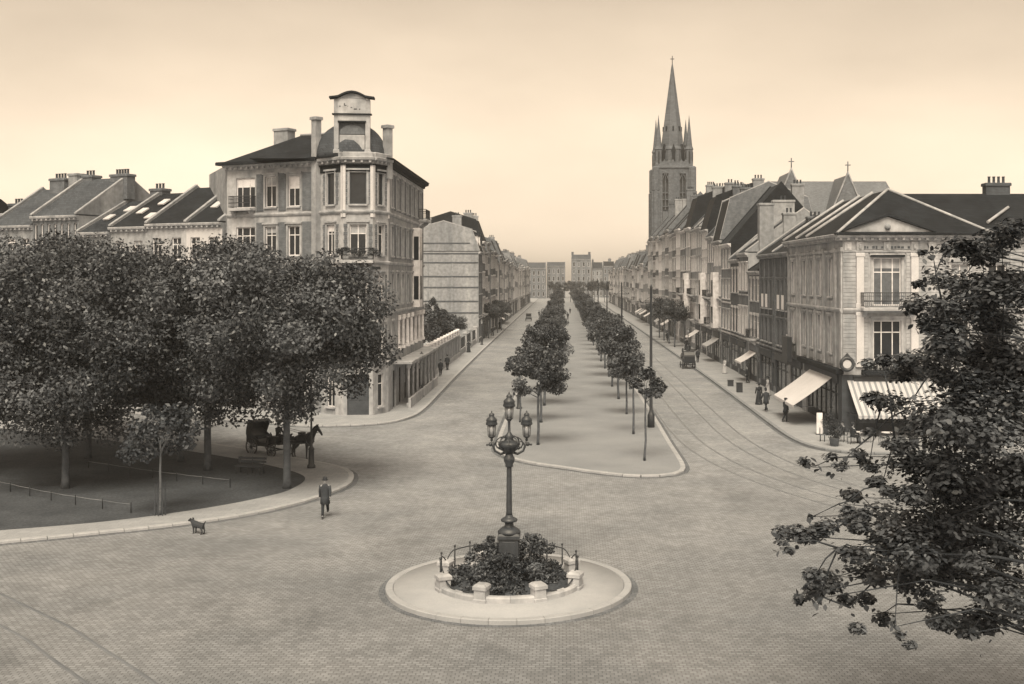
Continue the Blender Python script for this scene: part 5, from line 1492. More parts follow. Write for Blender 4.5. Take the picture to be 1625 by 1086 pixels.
# single leaves that can be picked out along the fringe
lm = []
for i in range(5):
    me = crown_mesh('leaf', [(0, 0, 0, .01, 1)], 1, .14, 'leaf3', 300 + i, flat_=.5, oval=.62, shape='leaf', droop=.5); lm.append(me)
fringe = [p for p, o_ in zip(tips, outline) if o_[2] < .3]
for i in range(290):
    p = rg.choice(fringe)
    link('leaf', lm[i % 5], bt, (p[0] + rg.gauss(-.02, .15), p[1] + rg.gauss(-.05, .2), p[2] + rg.gauss(0, .1)), rg.uniform(0, 6.28))

# ------------------------------------------------------------------ posts, lamps, bench, low wires
TP = thing('tram_pole', 'tall dark tram pole with a short crossarm at the right kerb of the promenade', 'pole', (6.4, 80.2, .12))
b = MB(); b.lathe([(.26, -.1), (.26, .9), (.2, 1.0), (.14, 1.15), (.12, 1.3), (.10, 5), (.075, 10.1), (.1, 10.15), (.04, 10.35)], 12); b.build('shaft', 'iron', TP)
b = MB(); b.tube([(-.8, 0, 9.05), (.8, 0, 9.05)], .035, 6); b.tube([(-.6, 0, 9.05), (0, 0, 9.5)], .015, 4); b.tube([(.6, 0, 9.05), (0, 0, 9.5)], .015, 4)
for x in (-.75, .75): b.lathe([(.03, 0), (.06, .05), (.03, .15)], 6, x, 0, z0=9.06)
b.build('crossarm', 'iron', TP)
for yy in (120, 160, 200, 240, 280): copy_tree(TP, (6.4, yy, .12), 0, 'tall dark tram pole at the right kerb, %s from the near one' % ORD[int((yy - 120) / 40) + 1], 'tram poles')
def street_lamp(loc, label):
    r = thing('street_lamp', label, 'street lamp', loc)
    b = MB(); b.lathe([(.24, -.05), (.24, .12), (.17, .2), (.16, 1.0), (.19, 1.05), (.1, 1.2), (.065, 1.4), (.05, 3.2), (.08, 3.25), (.04, 3.3)], 10); b.tube([(-.3, 0, 3.0), (.3, 0, 3.0)], .02, 5); b.build('post', 'iron', r)
    o = link('lantern', cached('slf', lambda: MB().lathe([(.06, 0), (.13, .05), (.12, .08)], 6).mesh('lantern', 'iron')), r, (0, 0, 3.28))
    link('lantern_glass', cached('slg', lambda: MB().lathe([(.12, .08), (.21, .5)], 6, smooth=False).mesh('lantern_glass', 'lampglass')), o)
    link('lantern_cap', cached('slc', lambda: MB().lathe([(.24, .5), (.22, .55), (.1, .7), (.06, .78), (.02, .85)], 6, smooth=False).mesh('lantern_cap', 'iron')), o)
    return r
SL = street_lamp((-14.35, 63.2, .13), 'black gas lamp post at the tip of the park beside the horse')
for x, y_, lb_ in ((-3.6, 91.5, 'gas lamp post at the left kerb of the promenade behind the nearest tree'), (-12.8, 100.5, 'gas lamp post on the left pavement before the corner house canopy'), (17.0, 150, 'gas lamp post on the right pavement beside the shop houses'), (-13, 178, 'gas lamp post on the left pavement near the iron fence')):
    copy_tree(SL, (x, y_, .13), 0, lb_, 'gas lamp posts')
bn = thing('park_bench', 'dark slatted bench facing the road under the park trees', 'bench', (-17.3, 61.2, .126), R(-12))
for i in range(3): MB().bevbox(-.85, .85, -.26 + i * .17, -.12 + i * .17, .42, .46, .008).build('seat_slat', 'wood', bn)
for i in range(2): MB().bevbox(-.85, .85, .27 + .03 * i, .30 + .03 * i, .58 + i * .17, .71 + i * .17, .008).build('back_slat', 'wood', bn)
lgm = MB().tube([(0, -.24, 0), (0, -.22, .42)], .025, 6).tube([(0, .3, 0), (0, .24, .42), (0, .33, .9)], .025, 6).tube([(0, -.24, .41), (0, .24, .41)], .02, 6).mesh('leg', 'iron')
for x in (-.7, 0, .7): link('leg', lgm, bn, (x, 0, 0))
def lowfence(pts, label):
    r = thing('low_fence', label, 'fence', (pts[0][0], pts[0][1], .126))
    P = resample(smooth(pts), 1.9)
    b = MB()
    for i in range(len(P) - 1):
        a = P[i] - P[0]; c = P[i + 1] - P[0]
        b.tube([(a.x, a.y, .40), ((a.x + c.x) / 2, (a.y + c.y) / 2, .38), (c.x, c.y, .40)], .011, 5)
    b.build('wire', 'grey', r)
    pm = cached('lfp', lambda: MB().lathe([(.025, -.05), (.022, .45), (.03, .47), (.01, .5)], 6).mesh('fence_post', 'iron'))
    for p in P: link('fence_post', pm, r, (p.x - P[0].x, p.y - P[0].y, 0))
lowfence([(-29.5, 57.2), (-24.5, 53.6), (-19.6, 50.9)], 'low wire fence along the front of the park lawn')
lowfence([(-27, 63), (-21.5, 59.5), (-16.0, 56.6)], 'low wire fence across the middle of the park lawn')

# ------------------------------------------------------------------ cafe terrace on the right corner
tb = thing('cafe_table', 'round cafe table nearest the kerb under the awnings', 'table', (17.9, 73.0, .12), 0, 'cafe tables')
MB().lathe([(.35, .7), (.36, .72), (.35, .74)], 16).build('table_top', 'cream', tb); MB().lathe([(.22, 0), (.2, .03), (.03, .1), (.03, .7)], 10).build('leg', 'iron', tb)
copy_tree(tb, (19.4, 72.6, .12), 0, 'round cafe table in the middle of the corner terrace'); copy_tree(tb, (21.2, 72.4, .12), 0, 'round cafe table furthest right on the corner terrace')
cc = thing('cafe_chair', 'bentwood cafe chair left of the kerbside table', 'chair', (17.2, 73.3, .12), R(70), 'cafe chairs')
MB().lathe([(.2, .43), (.21, .45), (.2, .47)], 12).build('seat', 'wood2', cc)
MB().tube([(.18 * math.cos(t), .17, .47 + .45 * math.sin(t)) for t in [PI * k / 10 for k in range(11)]], .016, 5).build('backrest', 'wood', cc)
lgm = MB().tube([(0, 0, 0), (0, 0, .44)], .018, 5).mesh('leg', 'wood')
for x in (-.14, .14):
    for y_ in (-.14, .14): link('leg', lgm, cc, (x, y_, 0))
for x, y_, rz, lb_ in ((18.6, 73.2, -70, 'bentwood cafe chair right of the kerbside table'), (18.8, 72.2, 110, 'bentwood cafe chair at the middle terrace table, left side'), (20.1, 72.9, -80, 'bentwood cafe chair at the middle terrace table, right side'), (20.7, 71.8, 100, 'bentwood cafe chair at the furthest right table')):
    copy_tree(cc, (x, y_, .12), R(rz), lb_)
bxk = crown_mesh('crown', [(rg.uniform(-.3, .3), rg.uniform(-.3, .3), rg.uniform(.7, 1.5), .3, 1) for i in range(16)], 1500, .1, 'shrub', 12)
for i, (x, y_, lb_) in enumerate(((17.5, 71.3, 'dark tub shrub at the kerb end of the cafe terrace'), (22.6, 71.2, 'dark tub shrub at the right end of the cafe terrace'), (18.3, 76.4, 'dark tub shrub beside the corner of the pale house'))):
    r = thing('potted_shrub', lb_, 'plant', (x, y_, .12), i, 'tub shrubs of the cafe')
    link('tub', cached('tub', lambda: MB().lathe([(.26, 0), (.34, .5), (.36, .52), (.3, .5)], 12).mesh('tub', 'wood2')), r); link('crown', bxk, r, kind='stuff')
pb = thing('menu_board', 'narrow white board standing on the pavement before the canvas awning', 'sign', (17.75, 73.9 + 2.6, .12), R(-10))
MB().bevbox(-.2, .2, -.05, .05, .05, 1.5, .02).build('board', 'white', pb); MB().box(-.24, .24, -.2, .2, 0, .06).build('foot', 'wood', pb)
for i, (x, y_, lb_) in enumerate(((16.75, 110.5, 'small dark iron box at the right kerb'), (16.7, 104.6, 'taller dark iron box at the right kerb, nearer than the small one'))):
    r = thing('kerb_box', lb_, 'box', (x, y_, .12), 0, 'iron boxes at the kerb')
    hh = (.55, .85)[i]; MB().bevbox(-.27, .27, -.22, .22, 0, hh, .04).build('body', 'iron', r); MB().bevbox(-.31, .31, -.26, .26, hh, hh + .07, .03).build('lid', 'iron', r)
# ------------------------------------------------------------------ figures
def skin_mesh(name, V, Ed, m, sub=1, extra=None, mats=None):
    """one continuous body grown over a skeleton; V: (x,y,z,radius)"""
    me = bpy.data.meshes.new('skeleton')
    me.from_pydata([v[:3] for v in V], Ed, []); 
    ob = bpy.data.objects.new('skeleton', me); C.objects.link(ob)
    md = ob.modifiers.new('skin', 'SKIN'); md.use_smooth_shade = True
    sl = me.skin_vertices[0].data
    for i, v in enumerate(V):
        r = v[3]; sl[i].radius = r if hasattr(r, '__len__') else (r, r)
        sl[i].use_root = (i == 0)
    sb = ob.modifiers.new('sub', 'SUBSURF'); sb.levels = sub; sb.render_levels = sub
    dg = bpy.context.evaluated_depsgraph_get(); dg.update()
    out = bpy.data.meshes.new_from_object(ob.evaluated_get(dg))
    bpy.data.objects.remove(ob); bpy.data.meshes.remove(me)
    out.name = name
    mb = MB()
    mb.v = [tuple(v.co) for v in out.vertices]
    for p in out.polygons: mb.face(tuple(p.vertices), 0, True)
    bpy.data.meshes.remove(out)
    if extra: extra(mb)
    return mb.mesh(name, mats or m)

def person_meshes(key, stride=.0, swing=.0, sit=False, woman=False, coat='cloth', trousers='cloth2', hat='bowler', coatlen=.62, lean=0.0, reins=False):
    """figure 1.74 m tall facing -y"""
    hx = .09; parts = []
    hip = .92; J = {}
    def leg(sd, a):
        h = Vector((sd * hx, 0, hip))
        if sit:
            k = h + Vector((sd * .03, -.44, -.02)); an = k + Vector((0, -.06, -.43)); 
        else:
            k = h + Vector((0, -math.sin(a) * .44, -math.cos(a) * .44)); b = a - (.45 if a < 0 else .05); an = k + Vector((0, -math.sin(b) * .42, -math.cos(b) * .42))
        return h, k, an, an + Vector((0, -.12, -.05)), an + Vector((0, -.2, -.055))
    def arm(sd, a):
        s_ = Vector((sd * .19, -.01 - lean * .4, 1.42)); e = s_ + Vector((sd * .05, -math.sin(a) * .28, -math.cos(a) * .28))
        b = a + .35
        if reins or sit: b = a + 1.1
        w_ = e + Vector((sd * -.0, -math.sin(b) * .25, -math.cos(b) * .25))
        return s_, e, w_, (w_ - e).normalized()
    V = [(0, 0, .96, .13), (0, -lean * .15, 1.12, (.145, .11)), (0, -lean * .35, 1.32, (.165, .115)), (0, -lean * .45, 1.45, (.09, .08)), (0, -lean * .5, 1.52, .055), (0, -.02 - lean * .55, 1.58, .07), (0, -.015 - lean * .55, 1.665, .088), (0, -.01 - lean * .55, 1.72, .06)]
    Ed = [(0, 1), (1, 2), (2, 3), (3, 4), (4, 5), (5, 6), (6, 7)]
    legs = [leg(-1, stride), leg(1, -stride)]; arms = [arm(-1, -swing), arm(1, swing)]
    if reins or sit: arms = [arm(-1, .35), arm(1, .35)]
    for L_ in legs:
        i0 = len(V); V += [(*L_[0], .085), (*L_[1], .055), (*L_[2], .04), (*L_[3], .042), (*L_[4], .03)]
        Ed += [(0, i0), (i0, i0 + 1), (i0 + 1, i0 + 2), (i0 + 2, i0 + 3), (i0 + 3, i0 + 4)]
    hands = []
    for A in arms:
        i0 = len(V); s_, e, w_, d = A; pl_ = w_ + d * .06
        V += [(*s_, .06), (*e, .042), (*w_, .03), (*pl_, (.038, .022))]
        Ed += [(3, i0), (i0, i0 + 1), (i0 + 1, i0 + 2), (i0 + 2, i0 + 3)]
        hands.append((w_, d))
    def extra(mb):
        for (w_, d), sd in zip(hands, (-1, 1)):
            side_ = Vector((0, 1, 0)) - d * d.y; side_.normalize(); nn = d.cross(side_)
            for k, ln in enumerate((.075, .085, .08, .062)):
                o_ = w_ + d * .075 + side_ * ((k - 1.5) * .019)
                mb.tube([o_, o_ + d * ln * .55 - nn * sd * .004, o_ + d * ln * .95 - nn * sd * .025], [.0095, .0088, .006], 5)
            o_ = w_ + d * .03 - side_ * .03
            mb.tube([o_, o_ - side_ * .025 + d * .025, o_ - side_ * .028 + d * .06], [.011, .010, .007], 5)
        hy = -lean * .55
        k = len(mb.v); mb.ball((0, hy - .015, 1.64), .1, 10, 0, .82, .98, 1.2)
        mb.prism([(-.098 + hy, 1.66), (-.135 + hy, 1.605), (-.09 + hy, 1.595)], 'x', -.014, .014)
        for sx in (-1, 1):
            mb.ball((sx * .034, hy - .103, 1.652), .012, 5, 1); mb.ball((sx * .086, hy - .005, 1.635), .022, 5, 0, .4, .8, 1.2)
        mb.box(-.026, .026, hy - .112, hy - .1, 1.572, 1.582, 1)
    parts.append(('body', skin_mesh('body', V, Ed, 'skin', 1, extra, ['skin', 'hair'])))
    # clothes
    b = MB(); hy = -lean
    def ring(z, rx, ry, cy): return (z, rx, ry, cy)
    if woman: prof = [(1.5, .06, .06), (1.46, .15, .1), (1.38, .19, .125), (1.2, .165, .125), (1.08, .135, .11)]
    else: prof = [(1.52, .06, .065), (1.47, .16, .1), (1.4, .215, .13), (1.2, .195, .14), (1.02, .185, .14), (.9, .2, .155)] + ([] if sit else [(coatlen, .225, .19 + abs(stride) * .22)])
    n = 14; base = len(b.v)
    for z, rx, ry in prof:
        cy = hy * .5 * max(0, (z - .95) / .57)
        for k in range(n):
            t = 2 * PI * k / n; b.v.append((rx * math.cos(t), cy + ry * math.sin(t) * (1 + .06 * math.sin(3 * t + z * 9)), z))
    for i in range(len(prof) - 1):
        for k in range(n): b.face((base + i * n + k, base + i * n + (k + 1) % n, base + (i + 1) * n + (k + 1) % n, base + (i + 1) * n + k), 0, True)
    b.face(range(base + (len(prof) - 1) * n, base + len(prof) * n))
    for A in arms: b.tube([A[0] + Vector((0, 0, .015)), A[0].lerp(A[1], .5), A[1], A[1].lerp(A[2], .5), A[2] - A[3] * .01], [.075, .068, .06, .052, .045], 9)
    parts.append(('coat' if not woman else 'jacket', b.mesh('coat', coat)))
    if woman:
        b = MB(); b.lathe([(.14, 1.1), (.18, .95), (.23, .6), (.3, .1), (.31, .03)], 16, sy=.92); parts.append(('skirt', b.mesh('skirt', trousers)))
    else:
        b = MB()
        for L_ in legs: b.tube([L_[0] + Vector((0, 0, .03)), L_[0].lerp(L_[1], .5), L_[1], L_[1].lerp(L_[2], .5), L_[2] + Vector((0, 0, .0))], [.1, .09, .072, .066, .06], 9)
        parts.append(('trousers', b.mesh('trousers', trousers)))
    b = MB()
    for L_ in legs:
        b.ball(L_[2] + Vector((0, .0, -.035)), .055, 7); b.ball(L_[2].lerp(L_[4], .6) + Vector((0, 0, -.01)), .055, 7, sy=2.0, sz=.75)
    parts.append(('shoes', b.mesh('shoes', 'leather')))
    b = MB(); hyy = -lean * .55
    if hat == 'bowler': b.lathe([(.155, 1.70), (.16, 1.712), (.108, 1.718), (.106, 1.78), (.085, 1.835), (.01, 1.85)], 14, 0, hyy - .01, sx=.92)
    elif hat == 'top': b.lathe([(.16, 1.70), (.155, 1.715), (.1, 1.72), (.098, 1.88), (.09, 1.9), (.01, 1.9)], 14, 0, hyy - .01, sx=.92)
    elif hat == 'wide': b.lathe([(.25, 1.715), (.26, 1.73), (.12, 1.745), (.115, 1.81), (.01, 1.83)], 16, 0, hyy)
    else: b.lathe([(.11, 1.69), (.125, 1.73), (.11, 1.77), (.01, 1.785)], 12, 0, hyy); b.prism([(-.07, hyy - .1), (.07, hyy - .1), (.05, hyy - .18), (-.05, hyy - .18)], 'z', 1.7, 1.712)
    parts.append(('hat', b.mesh('hat', 'cloth')))
    b = MB(); b.ball((0, hyy + .022, 1.665), .098, 9, 0, .86, .92, 1.12); parts.append(('hair', b.mesh('hair', 'hair')))
    return parts
PM = {
    'walk': person_meshes('walk', .42, .35, lean=.1, coat='cloth2', trousers='cloth'),
    'walk2': person_meshes('walk2', .3, .3, coat='cloth', trousers='cloth', coatlen=.72),
    'stand': person_meshes('stand', .04, .08, coat='cloth', trousers='cloth', coatlen=.7, hat='cap'),
    'woman': person_meshes('woman', .08, .1, woman=True, coat='cloth', trousers='cloth', hat='wide'),
    'woman2': person_meshes('woman2', .08, .1, woman=True, coat='cloth3', trousers='cloth3', hat='wide'),
    'sit': person_meshes('sit', 0, 0, sit=True, coat='cloth', trousers='cloth', hat='bowler'),
    'coach': person_meshes('coach', 0, 0, sit=True, coat='cloth', trousers='cloth', hat='top', reins=True),
}
def person(kind, label, loc, rz, sc=1.0, group=None):
    r = thing('person', label, 'person', loc, rz, group); r.scale = (sc,) * 3
    for nme, me in PM[kind]: link(nme, me, r)
    return r
p = ground(516, 821)
person('walk', 'man in a dark overcoat and black hat striding across the square near the park kerb', (p.x, p.y, 0), R(8), 1.01)
person('walk2', 'man in black walking on the left pavement along the garden wall, nearer of two', (-13.4, 121.5, .12), R(10), 1.02)
person('stand', 'person in black on the left pavement by the garden wall, further of two close together', (-13.5, 129.5, .12), R(200), 1.02)
person('woman', 'lone dark figure on the left pavement near the end of the garden wall', (-13.6, 160, .12), R(10), 1.0)
person('walk2', 'tiny dark figure walking up the middle of the promenade', (1.3, 284, .12), R(180), 1.05)
person('stand', 'second tiny figure on the promenade, further away', (2.2, 330, .12), 0, 1.0)
person('walk', 'man in black walking on the right pavement by the kerb before the canvas awning', (16.45, 89.6, .12), R(190), 1.05)
person('woman', 'woman in dark dress and wide hat close behind the man by the right kerb', (16.75, 94.5, .12), R(195), 1.04)
person('stand', 'dark figure standing under the edge of the pale canvas awning', (16.75, 83.2, .12), R(120), 1.02)
person('woman2', 'woman in white standing before the shops on the right pavement', (18.3, 125, .12), R(-60), 1.0)
person('stand', 'dark figure at a shop door on the right, beyond the dark brick houses', (18.9, 113.5, .12), R(-90), 1.02)
person('walk2', 'dark figure on the right pavement beyond the cart', (17.3, 152, .12), R(180), 1.02)
person('sit', 'customer in dark clothes seated on the kerbside cafe chair', (18.6 - .1, 73.2, .12 - .42), R(-70), 1.0)
person('sit', 'customer in dark clothes seated at the middle terrace table', (18.8 + .1, 72.2, .12 - .42), R(110), 1.0)

for i, (k_, x, y_, a, lb_) in enumerate((('walk2', -13.0, 205, 170, 'small dark figure on the left pavement near the leafy pavement trees'), ('woman', -13.2, 232, 10, 'small figure in a long dark skirt far along the left pavement'),
    ('stand', 17.2, 141, 0, 'dark figure beside the cab on the right pavement'), ('woman', 18.4, 165, 200, 'small woman in dark dress before the tall shop houses'), ('walk', 17.6, 186, 10, 'small man walking under the right pavement trees'),
    ('walk2', 10.2, 250, 0, 'tiny figure crossing the right roadway far off'), ('walk', -6.5, 305, 190, 'tiny figure crossing the left roadway beyond the motor car'), ('woman2', 18.8, 101.5, -90, 'woman in a pale dress at the doorway of the dark brick house'))):
    person(k_, lb_, (x, y_, .12 if abs(x) > 12 else 0), R(a), 1.0)

# ------------------------------------------------------------------ horse and cab
def horse_meshes():
    V = [(-.62, 0, 1.28, (.27, .30)), (-.25, 0, 1.24, (.29, .31)), (.2, 0, 1.2, (.29, .31)), (.58, 0, 1.26, (.25, .3)), (.86, 0, 1.5, (.15, .22)), (1.1, 0, 1.76, (.1, .155)), (1.28, 0, 1.94, (.085, .12)), (1.46, 0, 1.8, (.075, .1)), (1.63, 0, 1.6, (.06, .07)), (1.69, 0, 1.52, (.055, .055))]
    Ed = [(i, i + 1) for i in range(9)]
    for sd in (-1, 1):
        i0 = len(V); f_ = .08 * sd
        V += [(.56, sd * .15, 1.02, (.12, .14)), (.58 + f_ * .3, sd * .15, .78, .085), (.61 + f_, sd * .14, .47, .055), (.6 + f_, sd * .14, .16, .042), (.64 + f_, sd * .14, .04, .055)]
        Ed += [(3, i0)] + [(i0 + k, i0 + k + 1) for k in range(4)]
        i0 = len(V)
        V += [(-.58, sd * .17, 1.05, (.16, .2)), (-.5 - f_ * .3, sd * .17, .8, .12), (-.76 - f_, sd * .16, .52, .06), (-.72 - f_, sd * .15, .16, .045), (-.67 - f_, sd * .15, .04, .058)]
        Ed += [(0, i0)] + [(i0 + k, i0 + k + 1) for k in range(4)]
    def extra(mb):
        for sd in (-1, 1):
            mb.tube([(1.25, sd * .06, 2.02), (1.26, sd * .075, 2.1), (1.28, sd * .07, 2.17)], [.035, .03, .006], 5)
    body = skin_mesh('body', V, Ed, 'horse', 1, extra)
    mn = MB(); pts = [(.72, 0, 1.62), (.9, 0, 1.84), (1.1, 0, 2.0), (1.27, 0, 2.1), (1.4, 0, 1.98)]
    mn.tube(pts, [.03, .05, .05, .045, .02], 6)
    for i in range(14):
        t = i / 13; p0 = Vector((.75, 0, 1.66)).lerp(Vector((1.25, 0, 2.06)), t); mn.tube([p0, p0 + Vector((.02, .1, -.08)), p0 + Vector((.03, .13, -.24))], [.03, .03, .008], 4)
    mn = mn.mesh('mane', 'hair')
    tl = MB().tube([(-.86, 0, 1.42), (-.98, 0, 1.34), (-1.03, 0, 1.05), (-1.0, 0, .6)], [.05, .07, .09, .02], 7).mesh('tail', 'hair')
    hs = MB()
    for x, r in ((.62, .36), (-.05, .34)):
        hs.tube([(x, r * .92 * math.cos(t), 1.24 + r * 1.02 * math.sin(t)) for t in [2 * PI * i / 16 for i in range(17)]], .03 if x < .3 else .06, 6, cap=False)
    for sd in (-1, 1):
        hs.tube([(.6, sd * .34, 1.2), (-.05, sd * .34, 1.15), (-1.3, sd * .36, 1.0)], .022, 5); hs.tube([(1.5, sd * .09, 1.72), (.7, sd * .3, 1.55), (-.3, sd * .2, 1.6), (-1.6, sd * .1, 1.75)], .011, 4)
        hs.tube([(1.28, sd * .12, 1.98), (1.5, sd * .1, 1.72)], .014, 4)
    hs.bevbox(-.18, .12, -.18, .18, 1.5, 1.6, .03)
    return body, mn, tl, hs.mesh('harness', 'leather')
HM = horse_meshes()
def horse(label, loc, rz, sc=1):
    r = thing('horse', label, 'horse', loc, rz, 'harnessed horses'); r.scale = (sc,) * 3
    for nme, me in zip(('body', 'mane', 'tail', 'harness'), HM): link(nme, me, r)
def wheel_mesh(r, n=12):
    b = MB()
    k = 24
    prof = [(r - .07, -.025), (r, -.025), (r, .025), (r - .07, .025)]
    for i in range(k):
        t = 2 * PI * i / k
        for rr, y_ in prof: b.v.append((rr * math.cos(t), y_, rr * math.sin(t)))
    for i in range(k):
        for j in range(4): b.face((i * 4 + j, i * 4 + (j + 1) % 4, ((i + 1) % k) * 4 + (j + 1) % 4, ((i + 1) % k) * 4 + j))
    rim = b.mesh('rim', 'iron')
    s_ = MB()
    for i in range(n):
        t = 2 * PI * i / n; s_.tube([(.05 * math.cos(t), 0, .05 * math.sin(t)), ((r - .06) * math.cos(t), 0, (r - .06) * math.sin(t))], [.022, .016], 5)
    h = MB().lathe([(.05, -.12), (.08, -.06), (.08, .06), (.05, .12)], 10).xf(Matrix.Rotation(R(90), 4, 'X')).mesh('wheel', 'wood')
    return h, rim, s_.mesh('spokes', 'wood2')
WB, WS_ = wheel_mesh(.52, 14), wheel_mesh(.4, 12)
def cab(label, loc, rz, top=True):
    r = thing('horse_cab', label, 'carriage', loc, rz, 'horse cabs')
    for x, wm, rr in ((-.75, WB, .52), (1.05, WS_, .4)):
        for sd in (-1, 1):
            o = link('wheel', wm[0], r, (x, sd * .74, rr)); link('rim', wm[1], o); link('spokes', wm[2], o)
    b = MB(); b.tube([(-.75, -.74, .52), (-.75, .74, .52)], .04, 6); b.tube([(1.05, -.74, .4), (1.05, .74, .4)], .04, 6); b.tube([(-.75, 0, .52), (1.05, 0, .42)], .05, 6)
    for sd in (-1, 1):
        b.tube([(-1.2, sd * .55, .72), (-.75, sd * .55, .62), (-.3, sd * .55, .72)], .03, 5); b.tube([(1.2, sd * .38, .75), (1.9, sd * .36, .85), (3.6, sd * .38, 1.05)], .032, 6)
    b.build('undercarriage', 'wood', r)
    prof = [(-1.35, .75), (-.6, .68), (-.1, .6), (.35, .6), (.55, .75), (.62, 1.2), (.45, 1.22), (.38, .85), (-.2, .85), (-.35, 1.0), (-1.0, 1.05), (-1.25, 1.55), (-1.42, 1.5)]
    MB().prism(prof, 'y', -.6, .6).build('body', 'leather', r)
    b = MB()
    for sd in (-1, 1): b.prism([(-1.35, .8), (-.5, .72), (-.45, 1.05), (-1.3, 1.5)], 'y', sd * .62 - .02, sd * .62 + .02)
    b.build('side_panels', 'wood', r)
    MB().bevbox(-.95, -.35, -.55, .55, 1.0, 1.14, .05).build('passenger_seat', 'cloth2', r)
    b = MB(); b.bevbox(.55, 1.15, -.45, .45, .85, 1.25, .04); b.bevbox(1.15, 1.6, -.42, .42, .8, .86, .01); b.prism([(1.6, .8), (1.66, .8), (1.8, 1.25), (1.74, 1.25)], 'y', -.42, .42); b.build('driver_box', 'leather', r)
    if top:
        h = []
        for i in range(9):
            t = i / 8 * R(125) + R(-5); h.append((-.95 - .62 * math.cos(t) * .85 + .1, 1.3 + .85 * math.sin(t)))
        MB().prism(h + [(x * .94 - .04, z - .05) for x, z in reversed(h)], 'y', -.64, .64).build('hood', 'leather', r)
        hp = MB()
        for sd in (-1, 1): hp.poly([(x, sd * .645, z) for x, z in h] + [(-1.0, sd * .645, 1.15)])
        hp.build('hood_side', 'leather', r)
    for sd in (-1, 1):
        o = link('lamp', cached('cl', lambda: MB().bevbox(-.06, .06, -.06, .06, 0, .2, .02).lathe([(.05, .2), (.03, .26), (.04, .3)], 8).mesh('lamp', 'bronze')), r, (.75, sd * .52, 1.2))
    return r
def rot(x, y_, a): return (x * math.cos(a) - y_ * math.sin(a), x * math.sin(a) + y_ * math.cos(a))
ca = R(-34); c0 = Vector((-18.2, 68.6))
cab('dark open horse cab with its hood raised waiting behind the park tree', (c0.x, c0.y, 0), ca)
q = rot(2.95, 0, ca); horse('dark horse harnessed to the waiting cab beside the gas lamp post', (c0.x + q[0], c0.y + q[1], 0), ca, 1.02)
q = rot(.85, 0, ca); person('coach', 'coachman in a top hat on the box of the waiting cab', (c0.x + q[0], c0.y + q[1], .37), ca + R(90), .95)
ca = R(92); c0 = Vector((15.1, 133.5))
cab('dark cab seen from behind at the right kerb in front of the shops', (c0.x, c0.y, 0), ca)
q = rot(2.95, 0, ca); horse('horse drawing the cab along the right kerb', (c0.x + q[0], c0.y + q[1], 0), ca, 1.02)
q = rot(.85, 0, ca); person('coach', 'coachman sitting high on the cab at the right kerb', (c0.x + q[0], c0.y + q[1], .47), ca + R(90), 1.0)

# ------------------------------------------------------------------ motor car, dog
car = thing('motor_car', 'small dark old motor car driving along the left roadway', 'car', (-8.5, 276, 0), R(-90))
MB().prism([(-1.5, .5), (1.6, .5), (1.6, 1.0), (.6, 1.08), (.55, 1.2), (-1.5, 1.2)], 'y', -.62, .62).build('body', 'iron', car)
MB().bevbox(-1.5, .5, -.7, .7, 1.85, 1.95, .06).build('roof', 'leather', car)
b = MB()
for x in (-1.45, -.5, .45):
    for sd in (-1, 1): b.box(x - .03, x + .03, sd * .6 - .03, sd * .6 + .03, 1.2, 1.86)
b.build('roof_posts', 'wood', car)
MB().box(.42, .45, -.56, .56, 1.22, 1.84).build('windscreen', 'glass', car)
MB().box(-1.49, -1.46, -.6, .6, 1.2, 1.84).build('rear_panel', 'leather', car)
MB().bevbox(1.61, 1.68, -.4, .4, .5, 1.05, .02).build('radiator', 'bronze', car)
WC = wheel_mesh(.38, 10)
for x in (-1.05, 1.15):
    for sd in (-1, 1): o = link('wheel', WC[0], car, (x, sd * .68, .38)); link('tyre', WC[1], o); link('spokes', WC[2], o)
    MB().tube([(x + .5 * math.cos(t), 0, .38 + .46 * math.sin(t)) for t in [R(20 + 14 * k) for k in range(11)]], .03, 5)
hl = MB().lathe([(.04, -.1), (.12, .0), (.12, .06)], 10).xf(Matrix.Rotation(R(90), 4, 'Y')).mesh('headlight', 'bronze')
for sd in (-1, 1): link('headlight', hl, car, (1.62, sd * .5, 1.0))
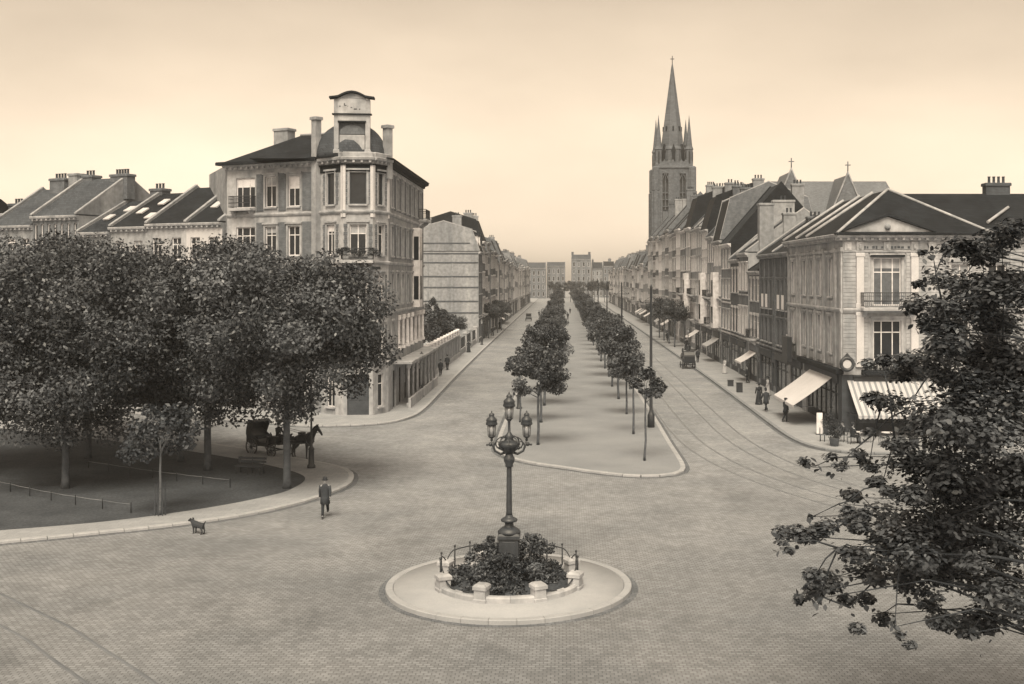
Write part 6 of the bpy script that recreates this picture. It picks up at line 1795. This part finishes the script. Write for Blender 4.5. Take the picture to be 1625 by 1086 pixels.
b = MB()
for x in (-1.05, 1.15):
    for sd in (-1, 1): b.tube([(x + .47 * math.cos(t), sd * .68, .38 + .47 * math.sin(t)) for t in [R(15 + 15 * k) for k in range(11)]], .07, 5)
b.build('mudguards', 'iron', car)
V = [(-.2, 0, .36, (.1, .11)), (0, 0, .35, (.1, .11)), (.18, 0, .36, (.105, .13)), (.3, 0, .44, .075), (.38, 0, .49, .075), (.47, 0, .46, .05), (.54, 0, .44, .035)]
Ed = [(i, i + 1) for i in range(6)]
for sd in (-1, 1):
    for root_i, x, hk in ((2, .19, 0), (0, -.21, 1)):
        i0 = len(V); V += [(x, sd * .06, .25, .045), (x - (.06 if hk else 0), sd * .06, .14, .025), (x - (.02 if hk else 0), sd * .06, .03, .02), (x + .04, sd * .06, .015, .022)]
        Ed += [(root_i, i0), (i0, i0 + 1), (i0 + 1, i0 + 2), (i0 + 2, i0 + 3)]
i0 = len(V); V += [(-.3, 0, .42, .025), (-.4, 0, .52, .018)]; Ed += [(0, i0), (i0, i0 + 1)]
def ears(mb):
    for sd in (-1, 1): mb.tube([(.36, sd * .05, .55), (.35, sd * .085, .53), (.36, sd * .095, .46)], [.025, .028, .01], 5)
dg_ = thing('dog', 'small dark dog standing by the front kerb of the park', 'dog', (-15.6, 47.4, 0), R(150))
link('body', skin_mesh('body', V, Ed, 'horse', 1, ears), dg_); dg_.scale = (1.15,) * 3

# ------------------------------------------------------------------ air
HAZE = 0.00022
hz = MB().box(-900, 900, -180, 1460, -1.2, 82)
hm = bpy.data.materials.new('haze'); hm.use_nodes = True
N = hm.node_tree.nodes
for n_ in list(N):
    if n_.type == 'BSDF_PRINCIPLED': N.remove(n_)
pv = N.new('ShaderNodeVolumePrincipled')
pv.inputs['Color'].default_value = (1, .98, .95, 1)
pv.inputs['Density'].default_value = HAZE
pv.inputs['Anisotropy'].default_value = 0.0
hm.node_tree.links.new(pv.outputs[0], N['Material Output'].inputs['Volume'])
o = hz.build('haze', hm, kind='stuff')
